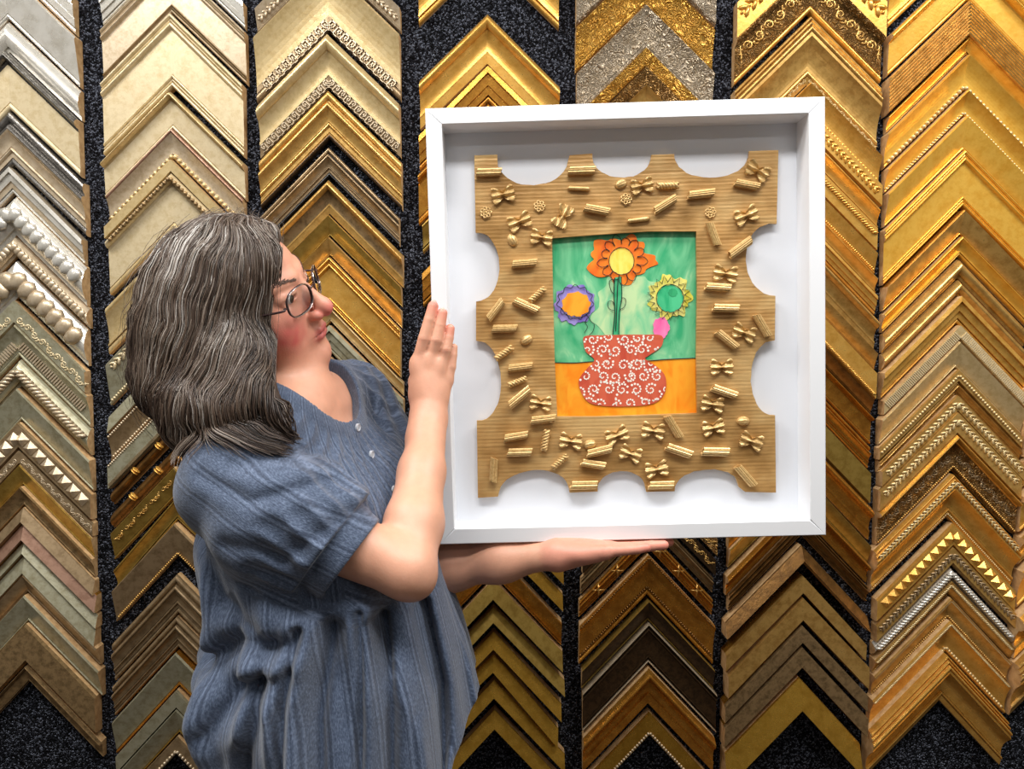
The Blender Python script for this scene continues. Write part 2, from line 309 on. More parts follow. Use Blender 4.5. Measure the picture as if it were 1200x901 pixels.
# column, place phrase, list of (y apex, thickness, profile, colour, look, ornaments, depth, extra)
DATA = [
 (1, 'leftmost column', [
  (-84, 44, 'steps', 'silver', 'stepped silver', [], .02),
  (-38, 58, 'lean', 'silver', 'wide plain silver leaf', [], .022),
  (23, 36, 'swell', 'silver', 'rounded silver leaf', [], .02),
  (60, 68, 'panel2', 'cream', 'wide cream and pewter panelled', [], .022, dict(cm=[(0, .3, 2)], mats=['steel'])),
  (130, 63, 'ridged', 'champ', 'champagne hollow with pewter edges', [], .024, dict(cm=[(0, .35, 2), (.86, 1, 2)], mats=['steel'])),
  (196, 30, 'steps', 'silver', 'narrow silver and champagne stepped', [], .018, dict(cm=[(.4, .7, 2)], mats=['champ'])),
  (229, 46, 'swell', 'silver', 'heavy hammered silver', [B(.42, .62, 'silver', 'band')], .026),
  (276, 24, 'swell', 'champ', 'wavy silver gilt', [B(.5, .6, 'champ', 'band')], .02),
  (304, 44, 'swell', 'silver', 'banded round silver', [B(.46, .8, 'champ', 'band')], .022),
  (352, 27, 'flat', 'greygreen', 'grey with pale scrollwork', [B(.6, .6, 'cream', 'scroll')], .018),
  (380, 38, 'scoop', 'greygreen', 'grey ribbed hollow', [B(.5, .5, 'champ', 'rib')], .02),
  (421, 32, 'swell', 'greygreen', 'grey with heavy rope bead', [B(.42, .5, 'champ', 'rope')], .022),
  (455, 38, 'lean', 'greygreen', 'plain grey champagne', [], .02),
  (495, 30, 'flat', 'taupe', 'taupe with pyramid studs', [B(.5, .62, 'champ', 'pyr')], .018),
  (527, 16, 'flat', 'taupe', 'narrow taupe with small scrolls', [B(.5, .7, 'champ', 'scroll')], .016),
  (544, 25, 'lean', 'olive', 'olive gold with pearl bead edge', [B(.88, .18, 'cream')], .018),
  (570, 23, 'scoop', 'mottled', 'bronze hollow', [], .02),
  (595, 17, 'box', 'taupe', 'narrow flat taupe', [], .02),
  (613, 20, 'box', 'rose', 'taupe with rose edge', [], .022, dict(cm=[(0, .2, 2)], mats=['orange'])),
  (634, 15, 'box', 'greygreen', 'narrow grey green', [], .02),
  (650, 22, 'box', 'greygreen', 'champagne with bright outer edge', [], .022),
  (673, 22, 'lean', 'taupe', 'bronze with shaded hollow', [], .024),
  (697, 33, 'lean', 'greygreen', 'grey champagne sloped', [], .022),
  (731, 44, 'flat', 'mottled', 'wide mottled bronze', [], .02),
  (779, 20, 'panel2', 'mottled', 'narrow mottled bronze', [], .018)]),
 (2, 'second column from left', [
  (-82, 30, 'steps', 'silver', 'silver stepped', [], .02),
  (-48, 62, 'panel', 'champ', 'wide champagne with brown inner ridge', [], .022, dict(cm=[(.84, .95, 2)], mats=['taupe'])),
  (15, 86, 'panel', 'cream', 'extra wide cream gold panelled', [], .024),
  (108, 43, 'panel2', 'cream', 'cream gold with rounded outer edge', [], .022, dict(cm=[(0, .2, 2)], mats=['pale'])),
  (150, 36, 'cove', 'champ', 'champagne with rose edge and studs', [B(.86, .26, 'pale')], .02, dict(cm=[(0, .16, 2)], mats=['rose'])),
  (187, 15, 'flat', 'pale', 'narrow plain pale gold', [], .02),
  (203, 66, 'panel2', 'cream', 'wide cream with fine dark beads', [B(.1, .12, 'mottled')], .02, dict(cm=[(.82, 1, 2)], mats=['pale'])),
  (281, 56, 'cove', 'pale', 'pale gold with hollow', [], .022),
  (345, 50, 'lean', 'greygreen', 'grey gold with leaf edge', [B(.2, .3, 'cream', 'leaf'), B(.92, .1, 'cream')], .022),
  (408, 20, 'box', 'greygreen', 'narrow grey green silver', [], .018),
  (430, 32, 'scoop', 'taupe', 'brown bronze with beaded edges', [B(.08, .14, 'champ'), B(.9, .16, 'champ')], .02),
  (465, 30, 'flat', 'greygreen', 'sage with finely notched edges', [B(.1, .14, 'champ'), B(.88, .16, 'taupe', 'rib')], .02),
  (497, 18, 'swell', 'bronze', 'upper bamboo style bronze', [B(.45, .8, 'gold', 'node')], .02),
  (524, 19, 'swell', 'bronze', 'lower bamboo style bronze', [B(.45, .8, 'gold', 'node')], .02),
  (547, 34, 'lean', 'olive', 'olive gold with leaf scrolls', [B(.35, .42, 'oldgold', 'scroll'), B(.88, .16, 'cream', 'rope')], .022),
  (585, 26, 'cove', 'olive', 'plain olive gold', [], .02, dict(tilt=-2)),
  (613, 40, 'lean', 'taupe', 'wide bronze with beaded inner edge', [B(.92, .1, 'oldgold')], .022),
  (674, 47, 'ridged', 'taupe', 'wide ridged taupe', [], .024),
  (723, 38, 'ridged', 'taupe', 'medium ridged taupe', [], .022),
  (764, 42, 'lean', 'greygreen', 'wide sage with orange inner edge', [], .022, dict(cm=[(.88, 1, 2)], mats=['orange'])),
  (808, 21, 'flat', 'greygreen', 'sage green flat', [], .02),
  (830, 31, 'lean', 'greygreen', 'sage and olive sloped', [], .02, dict(cm=[(.8, 1, 2)], mats=['olive'])),
  (863, 20, 'flat', 'taupe', 'narrow bronze with large beads', [B(.8, .32, 'champ')], .018)]),
 (3, 'third column from left', [
  (-74, 27, 'lean', 'champ', 'champagne with leaf carving', [B(.55, .5, 'champ', 'leaf')], .02),
  (-43, 77, 'scoop', 'pale', 'wide pale gold with silver meander edge', [B(.88, .22, 'champ', 'key')], .024, dict(cm=[(.77, 1, 2)], mats=['taupe'])),
  (40, 62, 'lipout', 'pale', 'pale gold with small meander edge', [B(.88, .22, 'champ', 'key')], .024, dict(cm=[(.77, 1, 2)], mats=['taupe'])),
  (105, 57, 'ridged', 'oldgold', 'antique gold ridged', [], .024, dict(cm=[(.9, 1, 2)], mats=['dark'])),
  (172, 34, 'ridged', 'taupe', 'dark pewter and taupe ridged', [], .022, dict(cm=[(.86, 1, 2), (.2, .25, 2)], mats=['black'])),
  (211, 39, 'lipout', 'oldgold', 'mottled champagne gold', [], .024, dict(cm=[(.3, .7, 2)], mats=['mottled'])),
  (252, 24, 'lean', 'olive', 'antique gold mottled slope', [], .02),
  (278, 21, 'lean', 'oldgold', 'bright gold sloped', [], .02),
  (301, 58, 'panel', 'gold', 'wide orange gold panelled', [], .024),
  (360, 17, 'cove', 'pale', 'narrow pale olive', [], .02),
  (381, 33, 'steps', 'greygreen', 'grey green stepped', [], .02),
  (418, 30, 'panel2', 'oldgold', 'antique gold flat', [], .02),
  (452, 34, 'steps', 'olive', 'olive gold stepped', [], .02)]),
 (4, 'above or left of picture', [
  (-100, 48, 'cove', 'gold', 'gold cut off by the top', [], .022),
  (17, 56, 'lipout', 'gold', 'gold with chipped outer edge and hollow', [], .024),
  (78, 40, 'steps', 'orange', 'orange gold with fine grooves', [], .022),
  (122, 60, 'panel2', 'orange', 'orange gold panelled', [], .022),
  (184, 34, 'cove', 'olive', 'olive gold hollow', [], .022),
  (240, 40, 'steps', 'orange', 'deep gold stepped', [], .022)]),
 (4, 'below picture near blouse hem', [
  (575, 27, 'box', 'satin', 'deep gold flat', [], .026, dict(cm=[(0, .3, 2)], mats=['dark'])),
  (612, 24, 'box', 'satin', 'gold with fine bright edge', [], .026),
  (644, 31, 'lean', 'orange', 'orange gold sloped', [], .026),
  (680, 27, 'box', 'olive', 'dark olive gold flat', [], .028),
  (712, 22, 'box', 'olive', 'brushed olive gold narrow', [], .028),
  (741, 24, 'box', 'satin', 'plain gold beside grey blouse', [], .028),
  (767, 25, 'box', 'satin', 'crooked plain gold', [], .028, dict(tilt=2.5)),
  (798, 24, 'box', 'satin', 'bright edged plain gold', [], .028),
  (833, 25, 'box', 'satin', 'lowest plain gold', [], .028)]),
 (5, 'above white picture', [
  (-95, 45, 'flat', 'embsilver', 'silver embossed, cut off by top', [], .02),
  (-47, 51, 'scoop', 'embgold', 'gold embossed hollow', [], .024),
  (5, 51, 'scoop', 'embsilver', 'silver beige embossed hollow', [], .024),
  (56, 20, 'lean', 'embgold', 'narrow orange gold embossed', [], .018),
  (78, 20, 'lean', 'embbronze', 'narrow grey bronze embossed', [], .018),
  (99, 24, 'scoop', 'oldgold', 'small gold hollow', [], .02)]),
 (5, 'below picture near fingertips', [
  (546, 22, 'flat', 'embbronze', 'dark bronze with curled carving', [B(.5, .7, 'oldgold', 'scroll')], .02),
  (572, 21, 'flat', 'dark', 'dark brown with gold chain carving', [B(.5, .6, 'oldgold', 'scroll')], .02),
  (597, 20, 'ridged', 'mottled', 'dull bronze reeded', [], .02),
  (622, 21, 'ridged', 'orange', 'reeded bronze with crossed ties', [B(.45, .7, 'oldgold', 'tie')], .022)]),
 (5, 'below picture', [
  (650, 50, 'scoop', 'orange', 'wide orange bronze with dark beads', [B(.06, .08, 'bronze'), B(.8, .09, 'bronze')], .026),
  (703, 26, 'lean', 'dark', 'dark brown with thin gold line', [], .022, dict(cm=[(0, .1, 2), (.85, 1, 2)], mats=['olive'])),
  (730, 48, 'panel', 'dark', 'wide mottled dark brown, silver lines', [], .022, dict(cm=[(0, .05, 2), (.93, 1, 2)], mats=['champ'])),
  (783, 44, 'lipout', 'orange', 'rounded copper bronze', [], .026),
  (834, 27, 'flat', 'satin', 'gold with silver beaded inner edge', [B(.86, .2, 'champ')], .022)]),
 (6, 'beside white picture', [
  (-84, 46, 'flat', 'gold', 'gold leaf carving with smooth lip', [B(.42, .5, 'gold', 'leaf')], .022),
  (-42, 54, 'panel2', 'embbronze', 'wide dark gold acanthus scroll', [B(.42, .42, 'oldgold', 'scroll')], .024, dict(cm=[(.86, 1, 2)], mats=['gold'])),
  (18, 78, 'bigcove', 'oldgold', 'very wide gold with two carved bands', [B(.16, .13, 'pale', 'leaf'), B(.9, .1, 'pale', 'scroll')], .03),
  (97, 34, 'scoop', 'gold', 'gold hollow with tiny beads', [B(.86, .18, 'gold')], .022),
  (132, 26, 'flat', 'gold', 'gold with chain carving', [B(.5, .55, 'gold', 'leaf')], .02),
  (159, 26, 'cove', 'gold', 'plain gold hollow', [], .022),
  (186, 28, 'flat', 'gold', 'gold with coarse rope', [B(.35, .36, 'gold', 'rope')], .022),
  (215, 25, 'lean', 'gold', 'gold with fine bead row', [B(.84, .16, 'gold')], .02),
  (241, 21, 'cove', 'gold', 'narrow gold with groove', [], .02),
  (263, 22, 'steps', 'gold', 'narrow stepped gold', [], .02),
  (289, 38, 'lipout', 'oldgold', 'brown gold round edged', [], .026),
  (329, 20, 'lean', 'oldgold', 'bright lipped gold', [], .022),
  (351, 33, 'flat', 'gold', 'flat gold with rope inner edge', [B(.86, .2, 'gold', 'rope')], .022),
  (386, 18, 'lean', 'bronze', 'narrow shaded bronze', [], .022),
  (408, 34, 'panel2', 'orange', 'orange bronze flat', [], .022),
  (444, 27, 'ridged', 'orange', 'orange bronze ridged', [], .022),
  (474, 38, 'flat', 'olive', 'pale olive gold flat', [], .024),
  (514, 40, 'lipout', 'orange', 'wide orange bronze hollow', [], .026),
  (556, 24, 'lean', 'olive', 'olive bronze sloped', [], .022)]),
 (6, 'below picture right', [
  (582, 24, 'lipout', 'orange', 'rounded orange bronze', [], .024),
  (608, 20, 'ridged', 'bronze', 'thin ridged dark bronze', [], .022),
  (640, 22, 'box', 'bronze', 'flat dark bronze', [], .034),
  (674, 21, 'flat', 'oldgold', 'upper flat pale gold', [], .03, dict(cm=[(.9, 1, 2)], mats=['orange'])),
  (699, 28, 'flat', 'oldgold', 'lower flat pale gold', [], .03),
  (732, 21, 'flat', 'mottled', 'upper flat brown bronze', [], .03, dict(cm=[(.9, 1, 2)], mats=['orange'])),
  (757, 25, 'flat', 'mottled', 'lower flat brown bronze', [], .03, dict(cm=[(.9, 1, 2)], mats=['orange'])),
  (796, 40, 'box', 'satin', 'lowest deep satin gold', [], .042)]),
 (7, 'rightmost full column', [
  (-112, 50, 'cove', 'yellow', 'yellow gold cut off by top', [], .024),
  (-50, 48, 'panel2', 'yellow', 'wide plain yellow gold', [], .026),
  (0, 43, 'reeds', 'oldgold', 'fluted pale gold', [], .03),
  (44, 19, 'cove', 'yellow', 'narrow yellow gold with orange groove', [], .022, dict(cm=[(.8, 1, 2)], mats=['orange'])),
  (64, 40, 'scoop', 'yellow', 'yellow gold with pearl beads', [B(.9, .2, 'pale')], .026),
  (106, 28, 'scoop', 'yellow', 'yellow gold with tiny beads', [B(.88, .2, 'pale')], .024),
  (136, 39, 'lean', 'yellow', 'yellow gold wide hollow, nicked', [], .024),
  (176, 65, 'panel', 'yellow', 'extra wide yellow gold flat', [], .022),
  (246, 29, 'lean', 'oldgold', 'pale gold shaded hollow', [], .026, dict(cm=[(.85, 1, 2)], mats=['orange'])),
  (277, 22, 'cove', 'yellow', 'yellow gold grooved', [], .022),
  (303, 22, 'swell', 'oldgold', 'rounded plain gold', [], .022),
  (327, 19, 'swell', 'oldgold', 'narrow rounded gold', [], .022),
  (347, 32, 'steps', 'gold', 'stepped orange gold', [], .024),
  (381, 17, 'flat', 'pale', 'pale gold ladder ribbed', [B(.5, .8, 'cream', 'rib')], .02),
  (400, 31, 'lean', 'pale', 'smooth pale gold double', [], .024),
  (433, 14, 'flat', 'oldgold', 'narrow gold with fine beads', [B(.5, .4, 'pale')], .02),
  (448, 14, 'ridged', 'oldgold', 'narrow lined gold', [], .02),
  (463, 19, 'flat', 'oldgold', 'gold with leaf rope', [B(.5, .7, 'pale', 'leaf')], .022),
  (482, 26, 'flat', 'oldgold', 'gold with carved vine', [B(.4, .5, 'pale', 'leaf')], .024),
  (509, 41, 'panel2', 'embbronze', 'brown gold vine with bright lip', [B(.55, .35, 'taupe', 'scroll'), B(.93, .09, 'oldgold')], .026, dict(cm=[(0, .3, 2)], mats=['gold'])),
  (556, 52, 'bigcove', 'gold', 'large gold with vine and pearls', [B(.18, .2, 'pale', 'leaf'), B(.93, .07, 'pale')], .034),
  (613, 26, 'flat', 'gold', 'gold with pyramid studs', [B(.5, .6, 'gold', 'pyr')], .02),
  (640, 20, 'flat', 'oldgold', 'gold with small brown vine', [B(.45, .6, 'taupe', 'leaf')], .02),
  (664, 15, 'swell', 'silver', 'silver twisted rope', [B(.5, .8, 'silver', 'rope')], .022),
  (680, 18, 'lean', 'oldgold', 'gold with pale twisted cord', [B(.3, .4, 'pale', 'rope')], .022),
  (700, 26, 'scoop', 'oldgold', 'gold with notched rim', [B(.1, .16, 'pale', 'rib'), B(.9, .14, 'oldgold')], .022),
  (727, 39, 'scoop', 'gold', 'gold with beads on both edges', [B(.09, .13, 'pale', 'rope'), B(.88, .15, 'pale')], .026),
  (768, 60, 'bigcove', 'gold', 'large smooth gold, lowest', [], .042)]),
 (8, 'cut off at right edge', [
  (372, 36, 'cove', 'yellow', 'topmost yellow gold', [], .03), (412, 40, 'flat', 'yellow', 'wide yellow gold', [], .03),
  (458, 34, 'cove', 'oldgold', 'upper grooved gold', [], .03), (496, 44, 'panel2', 'gold', 'panelled gold', [], .03),
  (546, 34, 'cove', 'oldgold', 'lower grooved gold', [], .03), (584, 46, 'scoop', 'gold', 'hollowed gold', [], .03),
  (636, 52, 'lipout', 'gold', 'round lipped gold', [], .034), (694, 66, 'bigcove', 'oldgold', 'largest scroll carved gold', [B(.2, .2, 'pale', 'scroll')], .04)]),
]
for col, place, rows in DATA:
    n = len(rows)
    for i, rw in enumerate(rows):
        y, th, pf, pal, look, orns, D = rw[:7]; ex = rw[7] if len(rw) > 7 else {}
        seq = (ORD[i + 1] + ' from top') if i < (n + 1) // 2 else (ORD[n - i] + ' from bottom')
        if n < 10 and col != 8: seq = ''
        w = len((look + ' frame corner ' + seq + ' ' + place).split())
        corner(col, y, th - .6, pf, pal, look, orns, D, seq=(seq + ', ' if seq else '') + place, **ex)
# ---------------------------------------------------------------- the framed artwork
from mathutils import Matrix
FR = np.array([[0.9996, 0.0078, -0.0269], [-0.0083, 0.9998, -0.0173], [0.0267, 0.0175, 0.9995]])
FO = np.array([.1722, -.45, 1.472]); FWD, FHT, FD = .5806, .6445, .052
def fp(px, py, d=0.):
    """frame-local (u, v) of a photo pixel on the plane d behind the frame's front"""
    r = FW + np.array([1., 0, 0]) * (px - 600) / F + UPV * (450.5 - py) / F
    n = FR[:, 1]; o = FO + n * d; t = ((o - CAM) @ n) / (r @ n); P = CAM + r * t - FO
    return np.array([P @ FR[:, 0], P @ FR[:, 2]])
M4 = Matrix([[*FR[0], FO[0]], [*FR[1], FO[1]], [*FR[2], FO[2]], [0, 0, 0, 1]])
art = thing('framed_artwork', 'white box frame holding gold cardboard and a child\'s flower painting, held by the woman', 'picture', M=M4)
MWH = simple('white_lacquer', (238, 240, 243), .32, bump=.02)
MMAT = simple('white_mount', (236, 239, 245), .8)
w, h, bw = FWD / 2, FHT / 2, .0235
co = [(-w, h), (w, h), (w, -h), (-w, -h)]; ci = [(-w + bw, h - bw), (w - bw, h - bw), (w - bw, -h + bw), (-w + bw, -h + bw)]
for k in range(4):
    a, b_, c, d = co[k], co[(k + 1) % 4], ci[(k + 1) % 4], ci[k]; e = .0006; V = []
    q = [a, b_, c, d]
    for yy, ins in ((FD, 0), (.0012, 0), (0, .0012)):
        for j, (x, z) in enumerate(q):
            if ins: cx = (a[0] + b_[0] + c[0] + d[0]) / 4; cz = (a[1] + b_[1] + c[1] + d[1]) / 4; x += np.sign(cx - x) * ins * (abs(cx - x) > .001); z += np.sign(cz - z) * ins * (abs(cz - z) > .001)
            V.append((x, yy, z))
    Fc = [(3, 2, 1, 0), (8, 9, 10, 11)]
    for r_ in (0, 4): Fc += [(r_ + j, r_ + (j + 1) % 4, r_ + 4 + (j + 1) % 4, r_ + 4 + j) for j in range(4)]
    mk('frame_rail', V, Fc, MWH, art)
mk('backing_board', *box_vf(-w + bw * .6, w - bw * .6, FD - .003, FD, -h + bw * .6, h - bw * .6), MMAT, art)
def plate(name, poly, y0, th_, mat, parent, hole=None, bev=0):
    """flat piece cut to an outline, front at y0, th_ thick (optionally with a hole)"""
    import bmesh
    bm = bmesh.new()
    def loop(P): vs = [bm.verts.new((p[0], y0, p[1])) for p in P]; return [bm.edges.new((vs[i], vs[(i + 1) % len(vs)])) for i in range(len(vs))]
    es = loop(poly) + (loop(hole) if hole is not None else [])
    bmesh.ops.triangle_fill(bm, use_beauty=True, edges=es)
    for f in bm.faces:
        f.normal_update()
        if f.normal.y > 0: f.normal_flip()
    r_ = bmesh.ops.extrude_face_region(bm, geom=bm.faces[:]); vs = [g_ for g_ in r_['geom'] if isinstance(g_, bmesh.types.BMVert)]
    bmesh.ops.translate(bm, vec=(0, th_, 0), verts=vs); bmesh.ops.recalc_face_normals(bm, faces=bm.faces)
    me = bpy.data.meshes.new(name); bm.to_mesh(me); bm.free(); me.materials.append(mat)
    o = bpy.data.objects.new(name, me); COL.objects.link(o); o.parent = parent; return o
CY = FD - .014          # cardboard front, behind the frame's front
def scal(a, b_, depth_pt):
    """points of a scallop from a to b passing the deepest point"""
    a, b_, c = map(lambda p: np.array(p, float), (a, b_, depth_pt)); m = (a + b_) / 2; ax = (b_ - a) / 2; dv = c - m
    return [tuple(m + ax * -math.cos(t) * 1.0 + dv * math.sin(t) ** .85) for t in np.linspace(.0, math.pi, 20)]
out = [(556, 182)] + scal((583, 181), (667, 182), (622, 217)) + scal((694, 180), (763, 181), (728, 208)) + scal((790, 180), (878, 177), (835, 208)) + [(912, 176)]
out += scal((910, 262), (909, 347), (874, 302)) + scal((908, 399), (908, 487), (880, 443)) + [(909, 577), (873, 576)]
out += scal((866, 571), (791, 576), (828, 550)) + scal((757, 576), (700, 576), (729, 552)) + scal((667, 577), (584, 582), (626, 551)) + [(560, 583)]
out += scal((559, 493), (558, 399), (587, 447)) + scal((558, 353), (557, 272), (585, 312))
jit = random.Random(3)
outl = [fp(x + jit.uniform(-.5, .5), y + jit.uniform(-.5, .5), CY) for x, y in out]
win = [(647, 279), (700, 275), (760, 271), (816, 271), (817, 340), (816, 420), (817, 484), (760, 486), (700, 488), (653, 488), (650, 420), (648, 340)]
winl = [fp(x, y, CY) for x, y in win]
# corrugated, gold painted cardboard
mcb, nt, b = newmat('gold_painted_cardboard'); L = nt.links.new
tc = nt.nodes.new('ShaderNodeTexCoord').outputs['Object']
mp = node(nt, 'ShaderNodeMapping'); mp.inputs['Scale'].default_value = (2.2, 1, 46); mp.inputs['Rotation'].default_value = (0, .03, 0); L(tc, mp.inputs['Vector'])
n1 = node(nt, 'ShaderNodeTexNoise', Scale=3.0, Detail=4.0, Roughness=.6); L(mp.outputs[0], n1.inputs['Vector'])
n2 = node(nt, 'ShaderNodeTexNoise', Scale=14.0, Detail=5.0); L(tc, n2.inputs['Vector'])
n1s = node(nt, 'ShaderNodeMath', _operation='MULTIPLY_ADD'); L(n1.outputs['Fac'], n1s.inputs[0]); n1s.inputs[1].default_value = .45; n1s.inputs[2].default_value = .0
n2s = node(nt, 'ShaderNodeMath', _operation='MULTIPLY'); L(n2.outputs['Fac'], n2s.inputs[0]); n2s.inputs[1].default_value = 1.55
ad = node(nt, 'ShaderNodeMath', _operation='ADD'); L(n1s.outputs[0], ad.inputs[0]); L(n2s.outputs[0], ad.inputs[1])
hv = node(nt, 'ShaderNodeMath', _operation='MULTIPLY'); L(ad.outputs[0], hv.inputs[0]); hv.inputs[1].default_value = .5
r = ramp(nt, [(.38, (166, 124, 68)), (.5, (198, 154, 94)), (.62, (216, 178, 118))]); L(hv.outputs[0], r.inputs['Fac']); L(r.outputs['Color'], b.inputs['Base Color'])
b.inputs['Metallic'].default_value = .2; b.inputs['Roughness'].default_value = .38
wv = node(nt, 'ShaderNodeTexWave', Scale=55.0, Distortion=1.5, Detail=2.0); wv.bands_direction = 'Z'; L(tc, wv.inputs['Vector'])
b1 = node(nt, 'ShaderNodeBump', Strength=.10, Distance=.002); L(wv.outputs['Fac'], b1.inputs['Height'])
b2 = node(nt, 'ShaderNodeBump', Strength=.45, Distance=.002); L(n1.outputs['Fac'], b2.inputs['Height']); L(b1.outputs['Normal'], b2.inputs['Normal']); L(b2.outputs['Normal'], b.inputs['Normal'])
card = plate('cardboard_surround', outl, CY, .006, mcb, art, hole=winl)
MPA = simple('gold_painted_pasta', (222, 188, 128), .34, .35, c2=(196, 158, 98), scale=300)
def place(V, px, py, ang, z=0.):
    """mesh in (x right, y up, z out) metres -> lying on the cardboard at a pixel"""
    u, v_ = fp(px, py, CY); c, s = math.cos(math.radians(ang)), math.sin(math.radians(ang))
    V = np.asarray(V, float); return np.stack([u + V[:, 0] * c - V[:, 1] * s, CY - V[:, 2] - z, v_ + V[:, 0] * s + V[:, 1] * c], 1)
def rigatoni(L_=.040, R=.0058):
    V = []; n = 28; st = np.linspace(-L_ / 2, L_ / 2, 4)
    for x in st:
        for k in range(n):
            t = 2 * math.pi * k / n; rr = R * (1 + (.09 if k % 2 else -.05)); V.append((x + .002 * math.cos(t), rr * math.cos(t), R + rr * math.sin(t)))
    for x in (L_ / 2, -L_ / 2):
        for dx in (0, -.006 * np.sign(x)):
            for k in range(n): t = 2 * math.pi * k / n; rr = R * .72; V.append((x + dx + .002 * math.cos(t), rr * math.cos(t), R + rr * math.sin(t)))
    Fc = [(i * n + k, (i + 1) * n + k, (i + 1) * n + (k + 1) % n, i * n + (k + 1) % n) for i in range(3) for k in range(n)]
    for o0, base in ((3 * n, 4 * n), (0, 6 * n)):
        Fc += [(o0 + k, base + k, base + (k + 1) % n, o0 + (k + 1) % n) for k in range(n)]; Fc += [(base + k, base + n + k, base + n + (k + 1) % n, base + (k + 1) % n) for k in range(n)]; Fc.append(tuple(range(base + n, base + 2 * n)))
    return np.array(V), Fc
def farfalle(w_=.034, h_=.026):
    nx, ny = 21, 17; V = []
    for i in range(nx):
        a = -1 + 2 * i / (nx - 1); sh = (.28 + .72 * min(1, abs(a) ** .75 * 1.15))
        for j in range(ny):
            b_ = -1 + 2 * j / (ny - 1); zig = .05 * (1 if j % 2 else -1) * (abs(a) > .95)
            x = a * w_ / 2 * (1 - .12 * b_ * b_) * (1 + zig * 1.5); y = b_ * h_ / 2 * sh
            z = .003 + .004 * math.cos(b_ * math.pi * 1.5) * math.exp(-(a / .45) ** 2) + .0022 * math.cos(b_ * math.pi * 2.5) * abs(a)
            V.append((x, y, z + .002))
    n = nx * ny; V2 = [(x, y, max(z - .0016, 0)) for x, y, z in V]
    Fc = [(i * ny + j, (i + 1) * ny + j, (i + 1) * ny + j + 1, i * ny + j + 1) for i in range(nx - 1) for j in range(ny - 1)]
    Fc += [(n + i * ny + j, n + i * ny + j + 1, n + (i + 1) * ny + j + 1, n + (i + 1) * ny + j) for i in range(nx - 1) for j in range(ny - 1)]
    ed = [i * ny for i in range(nx)] + [(nx - 1) * ny + j for j in range(1, ny)] + [i * ny + ny - 1 for i in range(nx - 2, -1, -1)] + [j for j in range(ny - 2, 0, -1)]
    Fc += [(ed[i], n + ed[i], n + ed[(i + 1) % len(ed)], ed[(i + 1) % len(ed)]) for i in range(len(ed))]
    return np.array(V + V2), Fc
def fusilli(L_=.03, R=.0055):
    mb = MB()
    for ph in range(3):
        P = [(-L_ / 2 + L_ * t, R * .6 * math.cos(2 * math.pi * (2.2 * t + ph / 3)), R + R * .6 * math.sin(2 * math.pi * (2.2 * t + ph / 3))) for t in np.linspace(0, 1, 30)]
        V, Fc = tube(P, R * .42, 6); mb.add(V, Fc)
    return np.concatenate(mb.V), mb.F
def shell(L_=.02, R=.007):
    V = []; nu, nv = 14, 13
    for i in range(nu):
        a = -1 + 2 * i / (nu - 1)
        for j in range(nv):
            t = math.pi * j / (nv - 1); rr = R * math.sqrt(max(1 - a * a, .01)) * (1 + .06 * (j % 2))
            V.append((a * L_ / 2, rr * math.cos(t), .0006 + rr * math.sin(t) * .9))
    for i in range(nu):
        a = -1 + 2 * i / (nu - 1)
        for j in range(nv):
            t = math.pi * j / (nv - 1); rr = R * .75 * math.sqrt(max(1 - a * a, .01)); V.append((a * L_ / 2, rr * math.cos(t), .0003 + rr * math.sin(t) * .7))
    n = nu * nv; Fc = [(o_ + i * nv + j, o_ + (i + 1) * nv + j, o_ + (i + 1) * nv + j + 1, o_ + i * nv + j + 1) for o_ in (0, n) for i in range(nu - 1) for j in range(nv - 1)]
    Fc += [(i * nv + j, n + i * nv + j, n + (i + 1) * nv + j, (i + 1) * nv + j) for i in range(nu - 1) for j in (0, nv - 1)]
    return np.array(V), Fc
def wheel(R=.0085):
    mb = MB()
    for k in range(7):
        t = 2 * math.pi * k / 7; P = [(R * .7 * math.cos(t) + R * .28 * math.cos(a), R * .7 * math.sin(t) + R * .28 * math.sin(a), .003) for a in np.linspace(0, 2 * math.pi, 9)]
        V, Fc = tube(P, .0013, 5, False); mb.add(V, Fc)
    V = SPH[0] * np.array([1, 1, .6]) * R * .35 + np.array([0, 0, .003]); mb.add(V, SPH[1]); return np.concatenate(mb.V), mb.F
def penne(L_=.034, R=.0032): return tube([(-L_ / 2, 0, R), (-L_ / 2 * .8, 0, R), (L_ / 2 * .8, 0, R * 1.1), (L_ / 2, 0, R * .7)], [R * .4, R, R, R * .3], 10)
PASTA = {'R': ('rigatoni', rigatoni()), 'B': ('bow_pasta', farfalle()), 'F': ('spiral_pasta', fusilli()), 'S': ('shell_pasta', shell()), 'W': ('wheel_pasta', wheel()), 'P': ('quill_pasta', penne())}
PL = '''R 136 167 0;R 314 164 0;R 343 239 -12;R 474 229 30;R 543 209 5;R 631 191 -12;R 567 286 -70;R 618 312 35;R 204 342 3;R 575 388 -5;R 590 428 -3;R 207 423 -25;R 149 431 50;R 166 467 0;R 660 461 -60;R 592 488 -40;R 196 541 5;R 587 588 -20;R 195 599 38;R 240 641 5;R 490 655 -60;R 188 674 8;R 195 704 0;R 348 702 12;R 336 727 -10;R 500 701 -20;R 570 703 -3;R 145 738 -95;R 318 767 0;R 466 767 0;R 628 749 -50;B 652 164 -30;B 430 193 10;B 163 210 10;B 278 251 60;B 195 262 20;B 237 292 -10;B 630 250 20;B 590 362 -10;B 626 475 -20;B 583 541 0;B 235 610 -10;B 565 612 -10;B 567 657 10;B 451 663 -10;B 382 672 20;B 293 683 -10;B 408 707 -20;B 458 737 10;B 640 683 -20;F 229 402 40;F 479 193 0;F 165 514 35;F 191 569 20;F 244 681 80;F 272 722 40;S 390 189 20;S 181 297 -60;S 208 489 30;S 330 690 10;S 625 645 0;W 130 244 0;W 233 232 0;W 400 218 0;W 562 244 0;P 309 198 -5;P 424 258 5'''
protos = {}
